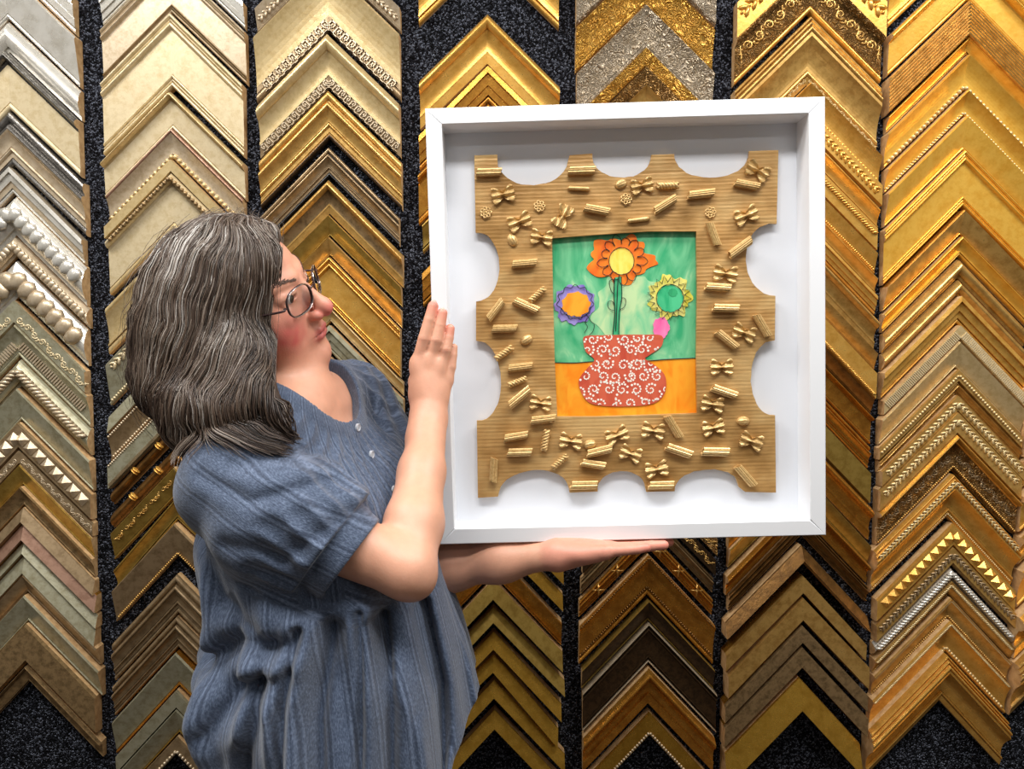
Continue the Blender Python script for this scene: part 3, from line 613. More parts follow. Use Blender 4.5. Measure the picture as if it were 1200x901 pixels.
for it in PL.split(';'):
    k, x, y, a = it.split(); x, y, a = float(x), float(y), float(a); nm, (V, Fc) = PASTA[k]
    if k not in protos:
        me = bpy.data.meshes.new(nm); W_ = np.stack([V[:, 0], -V[:, 2], V[:, 1]], 1); me.from_pydata(W_.tolist(), [], [tuple(int(q) for q in f) for f in Fc]); me.materials.append(MPA)
        me.polygons.foreach_set('use_smooth', [k in 'FP'] * len(me.polygons)); protos[k] = me
    o = bpy.data.objects.new(nm, protos[k]); COL.objects.link(o); o.parent = card
    u, v_ = fp(490 + x / 1.6388, 100 + y / 1.6388, CY - .004); s = jit.uniform(.93, 1.05)
    o.location = (u, CY - .0002, v_); o.rotation_euler = (0, -math.radians(a), 0); o.scale = (s * (.95 if k == 'R' else 1), s, s)
# ---- the painting in the window
PY = CY + .0075
def wc(name, c, c2, scale=26, c3=None):
    m, nt, b = newmat(name); L = nt.links.new
    tc = nt.nodes.new('ShaderNodeTexCoord').outputs['Object']
    mp = node(nt, 'ShaderNodeMapping'); mp.inputs['Scale'].default_value = (1.6, 1, .7); L(tc, mp.inputs['Vector'])
    n = node(nt, 'ShaderNodeTexNoise', Scale=float(scale), Detail=5.0, Distortion=1.2); L(mp.outputs[0], n.inputs['Vector'])
    st = [(.34, c), (.6, c2)] + ([(.72, c3)] if c3 else []); r = ramp(nt, st); L(n.outputs['Fac'], r.inputs['Fac']); L(r.outputs['Color'], b.inputs['Base Color']); b.inputs['Roughness'].default_value = .5
    return m
MG = wc('green_wash', (52, 168, 112), (116, 200, 146), 22, (178, 222, 168)); MGL = wc('pale_green_wash', (120, 204, 150), (196, 226, 168), 24)
MO = wc('orange_wash', (250, 140, 8), (255, 172, 40)); MOR = wc('deep_orange_wash', (240, 100, 10), (255, 140, 30)); MY = wc('yellow_wash', (255, 205, 50), (255, 232, 110))
MPU = wc('purple_wash', (120, 96, 190), (160, 146, 214)); MYG = wc('lime_wash', (232, 220, 70), (246, 238, 140)); MGD = wc('deep_green_wash', (30, 170, 110), (80, 200, 140)); MPK = wc('pink_wash', (240, 90, 160), (250, 140, 190))
MRED = wc('terracotta_paper', (196, 74, 52), (216, 100, 70)); MDOT = simple('white_print', (250, 244, 232), .6); MINK = simple('black_ink', (22, 30, 26), .6)
def zp(x, y, d=0.): return fp(640 + x / 3.753, 260 + y / 3.753, PY - d)
sheet = [fp(x, y, PY) for x, y in ((641, 266), (822, 264), (823, 492), (646, 494))]
paint = plate('painting', sheet, PY, .001, MG, art)
def blob(name, cx, cy, rx, ry, mat, parent, d, n=40, jag=.06, freq=9, seed=0):
    rr = random.Random(seed); ph = rr.uniform(0, 6); P = []
    for k in range(n):
        t = 2 * math.pi * k / n; f = 1 + jag * math.sin(freq * t + ph) + jag * .6 * math.sin(2.3 * freq * t) + rr.uniform(-jag, jag) * .35; P.append(zp(cx + rx * f * math.cos(t), cy + ry * f * math.sin(t), d))
    return plate(name, smoothcurve(P, 3, True), PY - d, .0003, mat, parent)
def ink(mb, pts, r_=.0005, d=.0022, closed=False, sm=True):
    P = smoothcurve(pts, 5, closed) if sm else np.array(pts, float)
    if closed: P = np.vstack([P, P[:2]])
    Q = [(lambda q: (q[0], PY - d, q[1]))(zp(x, y, d)) for x, y in P]; V, Fc = tube(Q, r_, 4); mb.add(V, Fc)
e = .0005
tb = plate('painted_table', [zp(x, y, e) for x, y in ((5, 622), (150, 618), (340, 612), (500, 606), (690, 600), (690, 880), (5, 880))], PY - e, .0004, MO, paint)
blob('pale_patch', 380, 380, 170, 150, MGL, paint, e * .7, jag=.1, freq=4, seed=5)
mb = MB(); ink(mb, [(15, 618), (120, 620), (210, 614), (320, 613), (430, 612), (540, 604), (680, 598)], .0007, d=.0008); mb.build('horizon_line', MINK, paint)
# orange flower
fl = blob('orange_flower', 325, 165, 138, 102, MOR, paint, e * 2, jag=.13, freq=5, seed=1)
blob('flower_centre', 332, 172, 54, 58, MY, fl, e * 3, jag=.03)
mb = MB(); pet = []
for k in range(13):
    t = 2 * math.pi * k / 13 - .4; c = np.array([335 + 64 * math.cos(t), 165 + 66 * math.sin(t)]); d1 = np.array([math.cos(t), math.sin(t)]); d2 = np.array([-d1[1], d1[0]]); L_ = 40 + 10 * math.sin(k * 2.1)
    ink(mb, [c - d2 * 15, c + d1 * L_ * .6 - d2 * 19, c + d1 * L_, c + d1 * L_ * .6 + d2 * 17, c + d2 * 15])
ink(mb, [(332 + 55 * math.cos(t), 172 + 60 * math.sin(t)) for t in np.linspace(0, 6, 16)], closed=True)
mb.build('petal_outline', MINK, fl)
# stem
st_ = plate('stem', [zp(x, y, e * 2.4) for x, y in ((300, 245), (330, 240), (332, 330), (326, 420), (320, 497), (292, 497), (300, 400), (296, 320))], PY - e * 2.4, .0004, MGD, paint)
mb = MB(); ink(mb, [(302, 245), (298, 320), (302, 400), (293, 495)], .0007); ink(mb, [(330, 240), (333, 330), (322, 400), (320, 495)], .0006); ink(mb, [(316, 250), (312, 350), (306, 480)], .0007)
ink(mb, [(300, 320), (285, 300), (278, 262), (296, 256), (300, 300)]); ink(mb, [(298, 390), (276, 380), (272, 352), (292, 350), (300, 370)]); ink(mb, [(325, 385), (345, 372), (350, 342), (336, 334), (328, 352)])
mb.build('stem_outline', MINK, st_)
# purple flower
fl = blob('purple_flower', 125, 362, 88, 86, MPU, paint, e * 2, jag=.07, freq=9, seed=2)
blob('flower_centre', 132, 362, 62, 54, MO, fl, e * 3, jag=.05, seed=7)
mb = MB(); ink(mb, [(128 + (76 + 7 * math.sin(11 * t)) * math.cos(t), 352 + (70 + 7 * math.sin(11 * t)) * math.sin(t)) for t in np.linspace(0, 2 * math.pi, 60)[:-1]], closed=True, sm=False)
ink(mb, [(132 + 66 * math.cos(t), 364 + 58 * math.sin(t)) for t in np.linspace(0.2, 2.9, 14)]); ink(mb, [(190, 410), (172, 440), (182, 462), (168, 488)]); ink(mb, [(178, 408), (200, 440), (212, 452), (206, 480), (190, 498)])
mb.build('petal_outline', MINK, fl)
# yellow and green flower
fl = blob('lime_flower', 545, 330, 92, 92, MYG, paint, e * 2, jag=.1, freq=7, seed=3)
blob('flower_centre', 545, 336, 58, 60, MGD, fl, e * 3, jag=.03, seed=8); blob('flower_spot', 558, 310, 20, 18, wc('mid_green_wash', (20, 140, 90), (50, 170, 110)), fl, e * 3.6, n=20)
mb = MB()
for k in range(17):
    t = 2 * math.pi * k / 17; d1 = np.array([math.cos(t), math.sin(t)]); d2 = np.array([-d1[1], d1[0]]); c = np.array([541, 332]) + d1 * 66; ink(mb, [c - d2 * 13, c + d1 * 32 + d2 * 4, c + d2 * 14], sm=False)
ink(mb, [(545 + 60 * math.cos(t), 336 + 62 * math.sin(t)) for t in np.linspace(0, 6, 16)], closed=True); mb.build('petal_outline', MINK, fl)
blob('pink_stalk', 506, 465, 36, 46, MPK, paint, e * 2.6, jag=.06, freq=5, seed=4)
# vase cut from printed paper
vp = smoothcurve([(172, 502), (250, 498), (340, 496), (430, 496), (508, 500), (506, 548), (450, 588), (438, 604), (492, 640), (524, 680), (526, 740), (498, 784), (440, 806), (340, 812), (240, 808), (182, 790), (150, 740), (146, 690), (184, 640), (212, 606), (176, 572), (164, 530)], 5, True)
vase = plate('vase', [zp(x, y, .0016) for x, y in vp], PY - .0016, .0006, MRED, paint)
mb = MB(); rr = random.Random(5)
def inside(x, y):
    c = False; P = vp; j = len(P) - 1
    for i in range(len(P)):
        if (P[i][1] > y) != (P[j][1] > y) and x < (P[j][0] - P[i][0]) * (y - P[i][1]) / (P[j][1] - P[i][1]) + P[i][0]: c = not c
        j = i
    return c
def dot(x, y, r_):
    if not all(inside(x + dx, y + dy) for dx, dy in ((r_, 0), (-r_, 0), (0, r_), (0, -r_))): return
    q = zp(x, y, .0019); n = 8; rr_ = r_ / 3.753 * .0013
    V = [(q[0] + rr_ * math.cos(2 * math.pi * k / n), PY - .0019 - s_, q[1] + rr_ * math.sin(2 * math.pi * k / n)) for s_ in (0, -.0003) for k in range(n)]
    mb.add(V, [tuple(range(n))] + [(k, n + k, n + (k + 1) % n, (k + 1) % n) for k in range(n)])
for gx in range(150, 540, 62):
    for gy in range(510, 815, 58):
        cx, cy = gx + rr.uniform(-8, 8) + (30 if (gy // 58) % 2 else 0), gy + rr.uniform(-8, 8); f = rr.choice((1, -1)); a0 = rr.uniform(0, 6.3)
        for k in range(15):
            t = k / 14; a = a0 + f * t * 7.6; dot(cx + 27 * (1 - .85 * t) * math.cos(a), cy + 27 * (1 - .85 * t) * math.sin(a), 4.6 * (1 - .65 * t) + .8)
for path in ([(230, 500), (270, 545), (280, 600), (235, 640), (240, 700), (225, 750)], [(240, 700), (320, 708), (375, 690), (370, 640), (385, 610), (430, 612)], [(310, 810), (312, 760), (380, 750), (420, 775), (470, 785), (515, 760)], [(330, 500), (350, 550), (395, 520), (480, 560)], [(430, 612), (440, 650), (500, 660)]):
    P = smoothcurve(path, 6)
    for k in range(0, len(P), 2): dot(P[k][0], P[k][1], 5.6 if k % 4 else 4.2)
mb.build('dotted_print', MDOT, vase)
# ---------------------------------------------------------------- implicit surfaces
def smin(a, b_, k):
    h_ = np.clip(.5 + .5 * (b_ - a) / k, 0, 1); return b_ + (a - b_) * h_ - k * h_ * (1 - h_)
def smax(a, b_, k): return -smin(-a, -b_, k)
def cap(P, a, b_, ra, rb):
    a = np.asarray(a, float); b_ = np.asarray(b_, float); d = b_ - a; t = np.clip(((P - a) @ d) / (d @ d), 0, 1)
    return np.linalg.norm(P - a - t[:, None] * d, axis=1) - (ra + (rb - ra) * t)
def chain(P, pts, rad, k=.0012):
    r_ = None
    for i in range(len(pts) - 1):
        c = cap(P, pts[i], pts[i + 1], rad[i], rad[i + 1]); r_ = c if r_ is None else smin(r_, c, k)
    return r_
def ell(P, c, r_):
    r_ = np.asarray(r_, float); q = (P - np.asarray(c)) / r_; k0 = np.linalg.norm(q, axis=1); k1 = np.linalg.norm(q / r_, axis=1) + 1e-9
    return k0 * (k0 - 1) / k1
def near(P, c, rad, f):
    dc = np.linalg.norm(P - np.asarray(c), axis=1); m = dc < rad; o = dc - rad + .06; o = np.where(m, 0, o)
    if m.any(): o[m] = f(P[m])
    return o
def sdf_mesh(f, lo, hi, h, proj=2):
    B_ = 16; lo = np.asarray(lo, float); nb = np.ceil((np.asarray(hi) - lo) / (h * B_)).astype(int)
    g = np.stack(np.meshgrid(*[np.arange(n) for n in nb], indexing='ij'), -1).reshape(-1, 3)
    cen = lo + (g + .5) * B_ * h; d = f(cen); g = g[np.abs(d) < B_ * h * .87 * 1.5]
    q = np.stack(np.meshgrid(*[np.arange(B_ + 1)] * 3, indexing='ij'), -1).reshape(-1, 3)
    NX = nb * B_ + 2; keyf = lambda c: (c[:, 0] * NX[1] + c[:, 1]) * NX[2] + c[:, 2]
    VK = []; VP = []; QE = []
    for i0 in range(0, len(g), 12):
        gg = g[i0:i0 + 12]; idx = (gg[:, None, :] * B_ + q[None]); vals = f((lo + idx.reshape(-1, 3) * h)).reshape(len(gg), B_ + 1, B_ + 1, B_ + 1)
        neg = vals < 0; cs = np.zeros((len(gg), B_, B_, B_), int)
        for dx in (0, 1):
            for dy in (0, 1):
                for dz in (0, 1): cs += neg[:, dx:B_ + dx, dy:B_ + dy, dz:B_ + dz]
        act = np.argwhere((cs > 0) & (cs < 8))
        if not len(act): continue
        n_, a, b_, c = act.T; s = np.zeros((len(act), 3)); w_ = np.zeros(len(act))
        for ax in range(3):
            for o1 in (0, 1):
                for o2 in (0, 1):
                    p0 = [a, b_, c]; oth = [k for k in range(3) if k != ax]; p0[oth[0]] = p0[oth[0]] + o1; p0[oth[1]] = p0[oth[1]] + o2
                    p1 = list(p0); p1[ax] = p1[ax] + 1; v0 = vals[n_, p0[0], p0[1], p0[2]]; v1 = vals[n_, p1[0], p1[1], p1[2]]; m = (v0 < 0) != (v1 < 0)
                    t = np.where(m, v0 / np.where(m, v0 - v1, 1), 0); P = np.stack(p0, 1).astype(float); P[:, ax] += t; s += P * m[:, None]; w_ += m
        cell = gg[n_] * B_ + act[:, 1:]; VK.append(keyf(cell)); VP.append(lo + (gg[n_] * B_ + s / w_[:, None]) * h)
        for ax in range(3):   # edges along ax starting at grid points whose 4 cells exist
            v0 = vals[:, :B_, :B_, :B_]; sl = [slice(None)] + [slice(0, B_)] * 3; sl[ax + 1] = slice(1, B_ + 1); v1 = vals[tuple(sl)]
            e_ = np.argwhere((v0 < 0) != (v1 < 0))
            if len(e_):
                gp = gg[e_[:, 0]] * B_ + e_[:, 1:]; o1 = np.zeros(3, int); o2 = np.zeros(3, int); o1[(ax + 1) % 3] = 1; o2[(ax + 2) % 3] = 1
                fl_ = v0[tuple(e_.T)] < 0; K = np.stack([keyf(gp - o1 - o2), keyf(gp - o2), keyf(gp), keyf(gp - o1)], 1); K[~fl_] = K[~fl_][:, ::-1]; QE.append(K)
    VK = np.concatenate(VK); VP = np.concatenate(VP); QE = np.concatenate(QE)
    o_ = np.argsort(VK); VK = VK[o_]; VP = VP[o_]; j = np.searchsorted(VK, QE); j = np.clip(j, 0, len(VK) - 1); ok = (VK[j] == QE).all(1); Fq = j[ok]
    for _ in range(proj):
        e_ = h * .3; d0 = f(VP); G = np.stack([f(VP + np.eye(3)[k] * e_) - d0 for k in range(3)], 1) / e_; gn_ = (G * G).sum(1) + 1e-6
        st = np.clip(d0 / gn_, -h, h)[:, None] * G; VP = VP - st * .8
    return VP, Fq
def fastmesh(name, V, Fq, mat, parent, smooth=True):
    me = bpy.data.meshes.new(name); k = Fq.shape[1]
    me.vertices.add(len(V)); me.vertices.foreach_set('co', np.asarray(V, np.float32).ravel())
    me.loops.add(Fq.size); me.loops.foreach_set('vertex_index', Fq.astype(np.int32).ravel())
    me.polygons.add(len(Fq)); me.polygons.foreach_set('loop_start', np.arange(0, Fq.size, k, dtype=np.int32)); me.polygons.foreach_set('loop_total', np.full(len(Fq), k, np.int32))
    me.polygons.foreach_set('use_smooth', [smooth] * len(Fq)); me.update(calc_edges=True); me.validate(); me.materials.append(mat)
    o = bpy.data.objects.new(name, me); COL.objects.link(o); o.parent = parent; return o
def colattr(o, C):
    a = o.data.color_attributes.new('tone', 'FLOAT_COLOR', 'POINT'); a.data.foreach_set('color', np.concatenate([C, np.ones((len(C), 1))], 1).astype(np.float32).ravel())
def vn(P, s, seed=0):
    """cheap smooth noise"""
    r_ = np.random.default_rng(seed); o = np.zeros(len(P))
    for k in range(5):
        d = r_.normal(size=3); d /= np.linalg.norm(d); o += np.sin((P @ d) * s * r_.uniform(.6, 1.7) + r_.uniform(0, 6.3))
    return o / 5
# ---------------------------------------------------------------- the woman
HO = np.array([-.366, -.52, 1.505]); HR = np.array([-.101, -.86, -.5]); HF = np.array([.982, -.167, .088]); HU = np.array([-.159, -.482, .862])
HB = np.stack([HR, HF, HU], 1)
def toH(P): return (P - HO) @ HB
def frH(q): return HO + np.asarray(q, float) @ HB.T
A_ = np.array([.30, .954, 0]); A_ /= np.linalg.norm(A_); N_ = np.array([A_[1], -A_[0], 0])
C0 = np.array([-.30, -.50, 1.365])
RS = np.array([-.345, -.645, 1.268]); LS = np.array([-.262, -.345, 1.350])
RE = at(477, 668, -.655); RW = at(503, 494, -.478)
LE = at(478, 668, -.36); LW = at(650, 650, -.445)
ZS = np.array([.60, .78, .88, .98, 1.085, 1.17, 1.24, 1.30, 1.35, 1.40])
CXs = np.array([-.235, -.235, -.238, -.245, -.258, -.268, -.278, -.288, -.298, -.30])
RAs = np.array([.17, .185, .185, .186, .184, .180, .175, .160, .12, .05])
RBs = np.array([.13, .148, .148, .150, .150, .138, .114, .082, .062, .04])
def torso(P, off):
    z = P[:, 2]; cx = np.interp(z, ZS, CXs); ra = np.interp(z, ZS, RAs) + off; rb = np.interp(z, ZS, RBs) + off
    dx = P[:, 0] - cx; dy = P[:, 1] + .50; a = dx * A_[0] + dy * A_[1]; b_ = dx * N_[0] + dy * N_[1]
    k = np.sqrt((a / ra) ** 2 + (b_ / rb) ** 2 + 1e-9); d = (k - 1) * np.minimum(ra, rb) * .93
    d = smax(d, z - 1.39 - off, .03); d = smax(d, .60 - z, .02)
    for s in (-1, 1): d = smin(d, ell(P, C0 + N_ * .075 + A_ * .078 * s + np.array([0, 0, -.165]), np.array([.07, .07, .075]) + off), .05)
    return d, a, b_, z
def trap(P, off):
    d = smin(cap(P, C0 + [0, 0, .005], RS + [0, 0, .015], .052 + off, .052 + off), cap(P, C0 + [0, 0, .005], LS + [0, 0, .01], .052 + off, .05 + off), .03)
    return d
def handR(P):
    Y = -.470
    j = lambda x, y, dy=0: at(x, y, Y + dy)
    fs = [chain(P, [j(489, 432, .004), j(497.5, 397, -.002), j(503.5, 375, 0), j(507.5, 359, .002)], [.0108, .0096, .0087, .0078]),
          chain(P, [j(503, 427, .003), j(511.5, 399, -.003), j(515.5, 381, 0), j(518.5, 367, .002)], [.0105, .0093, .0083, .0074]),
          chain(P, [j(517, 431, .004), j(522.5, 410, -.001), j(525.5, 396, .002), j(527.5, 385, .004)], [.0096, .0084, .0076, .0067]),
          chain(P, [j(524, 446, .006), j(529, 430, .006), j(531, 416, .008), j(532, 407, .010)], [.0084, .0068, .0060, .0055])]
    d = fs[0]
    for f_ in fs[1:]: d = smin(d, f_, .0012)
    pl_ = None
    for (x, y, dy, r1) in ((489, 425, .005, .0115), (503, 420, .004, .012), (515, 426, .005, .011), (522, 446, .007, .011)):
        c = cap(P, RW + [0, 0, .004], j(x, y, dy), .0175, r1); pl_ = c if pl_ is None else smin(pl_, c, .014)
    pl_ = smin(pl_, ell(P, j(500, 462, .002), [.027, .0145, .034]), .012)
    d = smin(d, pl_, .006)
    for x, y in ((489, 431), (503, 426), (516, 431)): d = smin(d, ell(P, j(x, y, -.0030), [.006, .0055, .010]), .010)
    th = chain(P, [RW + [-.004, .006, .012], at(489, 448, -.446), at(491, 424, -.436), at(494, 408, -.430)], [.014, .0125, .0105, .0088], .006)
    return smin(d, th, .007)
FLH = {'pinky': [(.140, -.470, 1.1395), (.166, -.472, 1.1420), (.185, -.472, 1.1435), (.198, -.471, 1.1455)],
       'ring': [(.148, -.450, 1.1380), (.184, -.450, 1.1400), (.209, -.449, 1.1420), (.228, -.448, 1.1430)],
       'middle': [(.151, -.430, 1.1370), (.190, -.429, 1.1395), (.219, -.428, 1.1410), (.240, -.427, 1.1425)],
       'index': [(.148, -.409, 1.1370), (.184, -.408, 1.1395), (.209, -.407, 1.1405), (.229, -.406, 1.1420)]}
def handL(P):
    d = None
    for k, (n, pts) in enumerate(FLH.items()):
        f_ = chain(P, pts, [(.0092, .0080, .0074, .0064), (.0098, .0086, .0080, .0070), (.0100, .0090, .0082, .0072), (.0098, .0088, .0080, .0070)][k]); d = f_ if d is None else smin(d, f_, .0012)
    pl_ = None
    for n, pts in FLH.items():
        c = cap(P, LW + [.006, 0, 0], np.array(pts[0]) + [-.003, 0, -.001], .0185, .0115); pl_ = c if pl_ is None else smin(pl_, c, .014)
    pl_ = smin(pl_, ell(P, np.array([.105, -.436, 1.133]), [.045, .036, .0135]), .012); d = smin(d, pl_, .006)
    th = chain(P, [LW + [.018, .012, 0], (.108, -.392, 1.131), (.134, -.376, 1.133), (.158, -.370, 1.136)], [.014, .0125, .0105, .0088], .006)
    return smin(d, th, .008)
def head(P):
    q = toH(P); m = np.abs(q[:, 0]); S_ = np.stack([m, q[:, 1], q[:, 2]], 1)
    d = ell(q, (0, -.010, .032), (.071, .090, .073))
    d = smin(d, ell(q, (0, .018, -.026), (.061, .068, .074)), .03)
    d = smin(d, ell(S_, (.037, .048, -.034), (.029, .032, .035)), .022); d = smin(d, ell(S_, (.034, .044, -.066), (.024, .028, .024)), .02)
    d = smin(d, ell(q, (0, .036, -.078), (.047, .044, .033)), .024)
    d = smin(d, ell(q, (0, .0735, -.0915), (.0215, .021, .0195)), .016)
    d = smin(d, ell(q, (0, .030, -.090), (.036, .036, .020)), .02)
    d = smin(d, ell(q, (0, .0685, -.055), (.027, .0240, .024)), .014)
    d = smin(d, cap(S_, (.010, .077, .027), (.044, .062, .029), .0085, .0075), .012)
    d = smax(d, -ell(S_, (.031, .098, .010), (.0165, .0155, .0115)), .010)
    ls = cap(S_, (.022, .0705, .009), (.036, .066, .0095), .0135, .0125)
    slit = np.maximum(np.abs(q[:, 2] - .0065 + (m - .031) ** 2 * 8) - .0026, .074 - q[:, 1]); ls = smax(ls, -slit, .0015)
    d = smin(d, ls, .003)
    nz = smin(cap(q, (0, .080, .018), (0, .103, -.017), .0068, .0092), ell(q, (0, .1065, -.0240), (.0118, .0118, .0112)), .008)
    nz = smin(nz, ell(S_, (.0125, .0965, -.0300), (.0075, .0100, .0075)), .005); nz = smin(nz, cap(q, (0, .107, -.0315), (0, .090, -.0370), .0048, .0055), .005)
    nz = smax(nz, -ell(S_, (.0062, .1015, -.0375), (.0034, .0055, .0035)), .002)
    d = smin(d, nz, .0075)
    d = smax(d, -cap(q, (0, .100, -.040), (0, .0995, -.050), .0025, .003), .004)
    up = smin(cap(S_, (0, .0925, -.0545), (.008, .0915, -.0535), .0046, .0046), cap(S_, (.008, .0915, -.0535), (.0245, .0785, -.0590), .0046, .0018), .003)
    lw = smin(cap(S_, (0, .0905, -.0640), (.009, .0890, -.0632), .0058, .0052), cap(S_, (.009, .0890, -.0632), (.0235, .0785, -.0600), .005, .0018), .003)
    d = smin(d, smin(up, lw, .0012), .0040)
    d = smax(d, -cap(S_, (0, .0985, -.0588), (.025, .0815, -.0596), .0012, .0008), .0015)
    d = smax(d, -cap(S_, (0, .0975, -.0755), (.012, .0945, -.0755), .004, .003), .008)
    d = smin(d, ell(S_, (.071, -.012, -.002), (.007, .016, .028)), .004)
    return d
def neck(P):
    d = cap(P, frH((0, -.034, -.050)), C0 + [-.034, .008, -.01], .044, .050)
    return d
def body(P):
    t = torso(P, -.012)[0]; d = smin(t, trap(P, -.012), .03)
    nk = smin(near(P, HO, .19, head), neck(P), .012); d = smin(nk, d, .03)
    # collar bones
    for e_, s in ((RS, -1), (LS, 1)): d = smin(d, cap(P, C0 + N_ * .040 + A_ * .020 * s + [0, 0, -.014], e_ + N_ * .02 + [0, 0, .01], .006, .004), .02)
    a1 = near(P, (RS + RW) / 2 + [.07, 0, -.06], .32, lambda P: chain(P, [RS, RS + (RE - RS) * .5 + [0, 0, -.004], RE, RE + (RW - RE) * .28, RE + (RW - RE) * .62, RW], [.048, .042, .0335, .0365, .0305, .0250], .014))
    a1 = smin(a1, ell(P, RE + [.012, 0, -.014], [.015, .015, .015]), .02)
    a1 = smin(a1, cap(P, RW + (RE - RW) * .12 + [-.006, 0, 0], RW + [-.004, 0, .008], .0215, .021), .015)
    a1 = smin(a1, near(P, at(502, 430, -.46), .15, handR), .010)
    a2 = near(P, (LS + LW) / 2 + [0, 0, -.06], .36, lambda P: chain(P, [LS, LS + (LE - LS) * .5, LE, LE + (LW - LE) * .3, LE + (LW - LE) * .65, LW], [.050, .045, .038, .0355, .029, .0205], .03))
    a2 = smin(a2, near(P, (.15, -.43, 1.14), .16, handL), .010)
    d = smin(d, a1, .012); d = smin(d, a2, .012)
    # legs
    for s in (-1, 1):
        hip = np.array([-.236, -.50, .80]) + A_ * .095 * s; kn = np.array([-.225, -.50, .46]) + A_ * .09 * s; an = np.array([-.225, -.50, .08]) + A_ * .085 * s
        d = smin(d, near(P, (-.225, -.50, .42), .56, lambda P: chain(P, [hip, kn, an, an + N_ * .10 + [0, 0, -.045]], [.085, .055, .038, .022], .03)), .03)
    return d
V, Fq = sdf_mesh(body, (-.50, -.80, .0), (.30, -.22, 1.66), .0019)
# skin
ms, nt, b = newmat('skin'); L = nt.links.new
vc = nt.nodes.new('ShaderNodeVertexColor'); vc.layer_name = 'tone'
g = nt.nodes.new('ShaderNodeNewGeometry').outputs['Position']; n = node(nt, 'ShaderNodeTexNoise', Scale=90.0, Detail=5.0); L(g, n.inputs['Vector'])
mr = node(nt, 'ShaderNodeMapRange'); mr.inputs[3].default_value = .90; mr.inputs[4].default_value = 1.08; L(n.outputs['Fac'], mr.inputs[0])
mx = node(nt, 'ShaderNodeVectorMath', _operation='SCALE'); L(vc.outputs[0], mx.inputs[0]); L(mr.outputs[0], mx.inputs['Scale']); L(mx.outputs[0], b.inputs['Base Color'])
b.inputs['Roughness'].default_value = .47; b.inputs['Subsurface Weight'].default_value = .12; b.inputs['Subsurface Radius'].default_value = (.012, .005, .003); b.inputs['Subsurface Scale'].default_value = .6
n2 = node(nt, 'ShaderNodeTexNoise', Scale=420.0, Detail=3.0); L(g, n2.inputs['Vector']); bp = node(nt, 'ShaderNodeBump', Strength=.18, Distance=.001); L(n2.outputs['Fac'], bp.inputs['Height']); L(bp.outputs['Normal'], b.inputs['Normal'])
woman = thing('person', 'woman with grey-brown bob and glasses in a slate blue blouse, holding up the picture', 'person', (-.235, -.50, 0))
def wparent(o): o.parent = woman; o.matrix_parent_inverse = Matrix.Translation((.235, .50, 0)); return o
bo = wparent(fastmesh('body', V, Fq, ms, None))
q = toH(V); qs = np.stack([np.abs(q[:, 0]), q[:, 1], q[:, 2]], 1)
C = np.tile(np.array(lin((216, 160, 132))[:3]), (len(V), 1))
def mixin(c, w_): global C; C = C * (1 - w_[:, None]) + np.array(lin(c)[:3]) * w_[:, None]
gs = lambda c, s, P=qs: np.exp(-(((P - np.array(c)) / np.array(s)) ** 2).sum(1))
hd_ = np.clip(1 - head(V) / .01, 0, 1) * (q[:, 2] > -.12)
mixin((224, 158, 132), hd_ * .6)
mixin((214, 96, 92), hd_ * np.clip(gs((.047, .060, -.036), (.022, .030, .022)) * (1.15 + .5 * vn(V, 400, 3)), 0, 1) * .95)
mixin((216, 104, 100), hd_ * np.clip(gs((0, .112, -.028), (.018, .016, .013)) * 1.2, 0, 1) * .75); mixin((212, 110, 98), gs((.012, .098, -.030), (.008, .012, .008)) * hd_ * .6)
lip = np.clip(gs((.004, .094, -.0545), (.015, .011, .0046)) * 1.5, 0, 1) + np.clip(gs((.004, .092, -.0640), (.015, .011, .0055)) * 1.5, 0, 1)
mixin((204, 104, 100), np.clip(lip, 0, 1) * hd_ * .9)
dk = np.clip(gs((.008, .092, -.0590), (.012, .012, .0011)) * 1.3, 0, 1); mixin((130, 52, 48), dk * hd_ * .6)
for tip in ([at(508, 358, -.467), at(519, 367, -.466), at(527.5, 386, -.465)] + [p[-1] for p in FLH.values()]): mixin((226, 128, 112), np.exp(-(((V - np.array(tip)) / .012) ** 2).sum(1)) * .8)
for x, y in ((497.5, 397), (511.5, 399), (522.5, 410)):
    p_ = at(x, y, -.479); mixin((176, 104, 84), np.clip(np.exp(-((V - p_) ** 2 / np.array([.006, .006, .0045]) ** 2).sum(1)) * (.35 + .45 * np.sin((V[:, 2] - p_[2]) * 1900)), 0, 1) * .8)
hn = np.clip(1 - handL(V) / .01, 0, 1); mixin((220, 140, 124), hn * .5)
colattr(bo, C)
# fingernails
MN = simple('fingernail', (232, 168, 152), .25)
for x, y, dy, r_ in ((508, 357, .003 - .0062, .0056), (519, 366, .004 - .006, .0054), (527.5, 386, .005 - .0055, .0048)):
    P = at(x, y, -.470 + dy); T = np.array([.12, -.1, .98]); wparent(mk('fingernail', SPH[0] * np.array([1, .32, 1.35]) * r_ + P, SPH[1], MN, None, smooth=True))
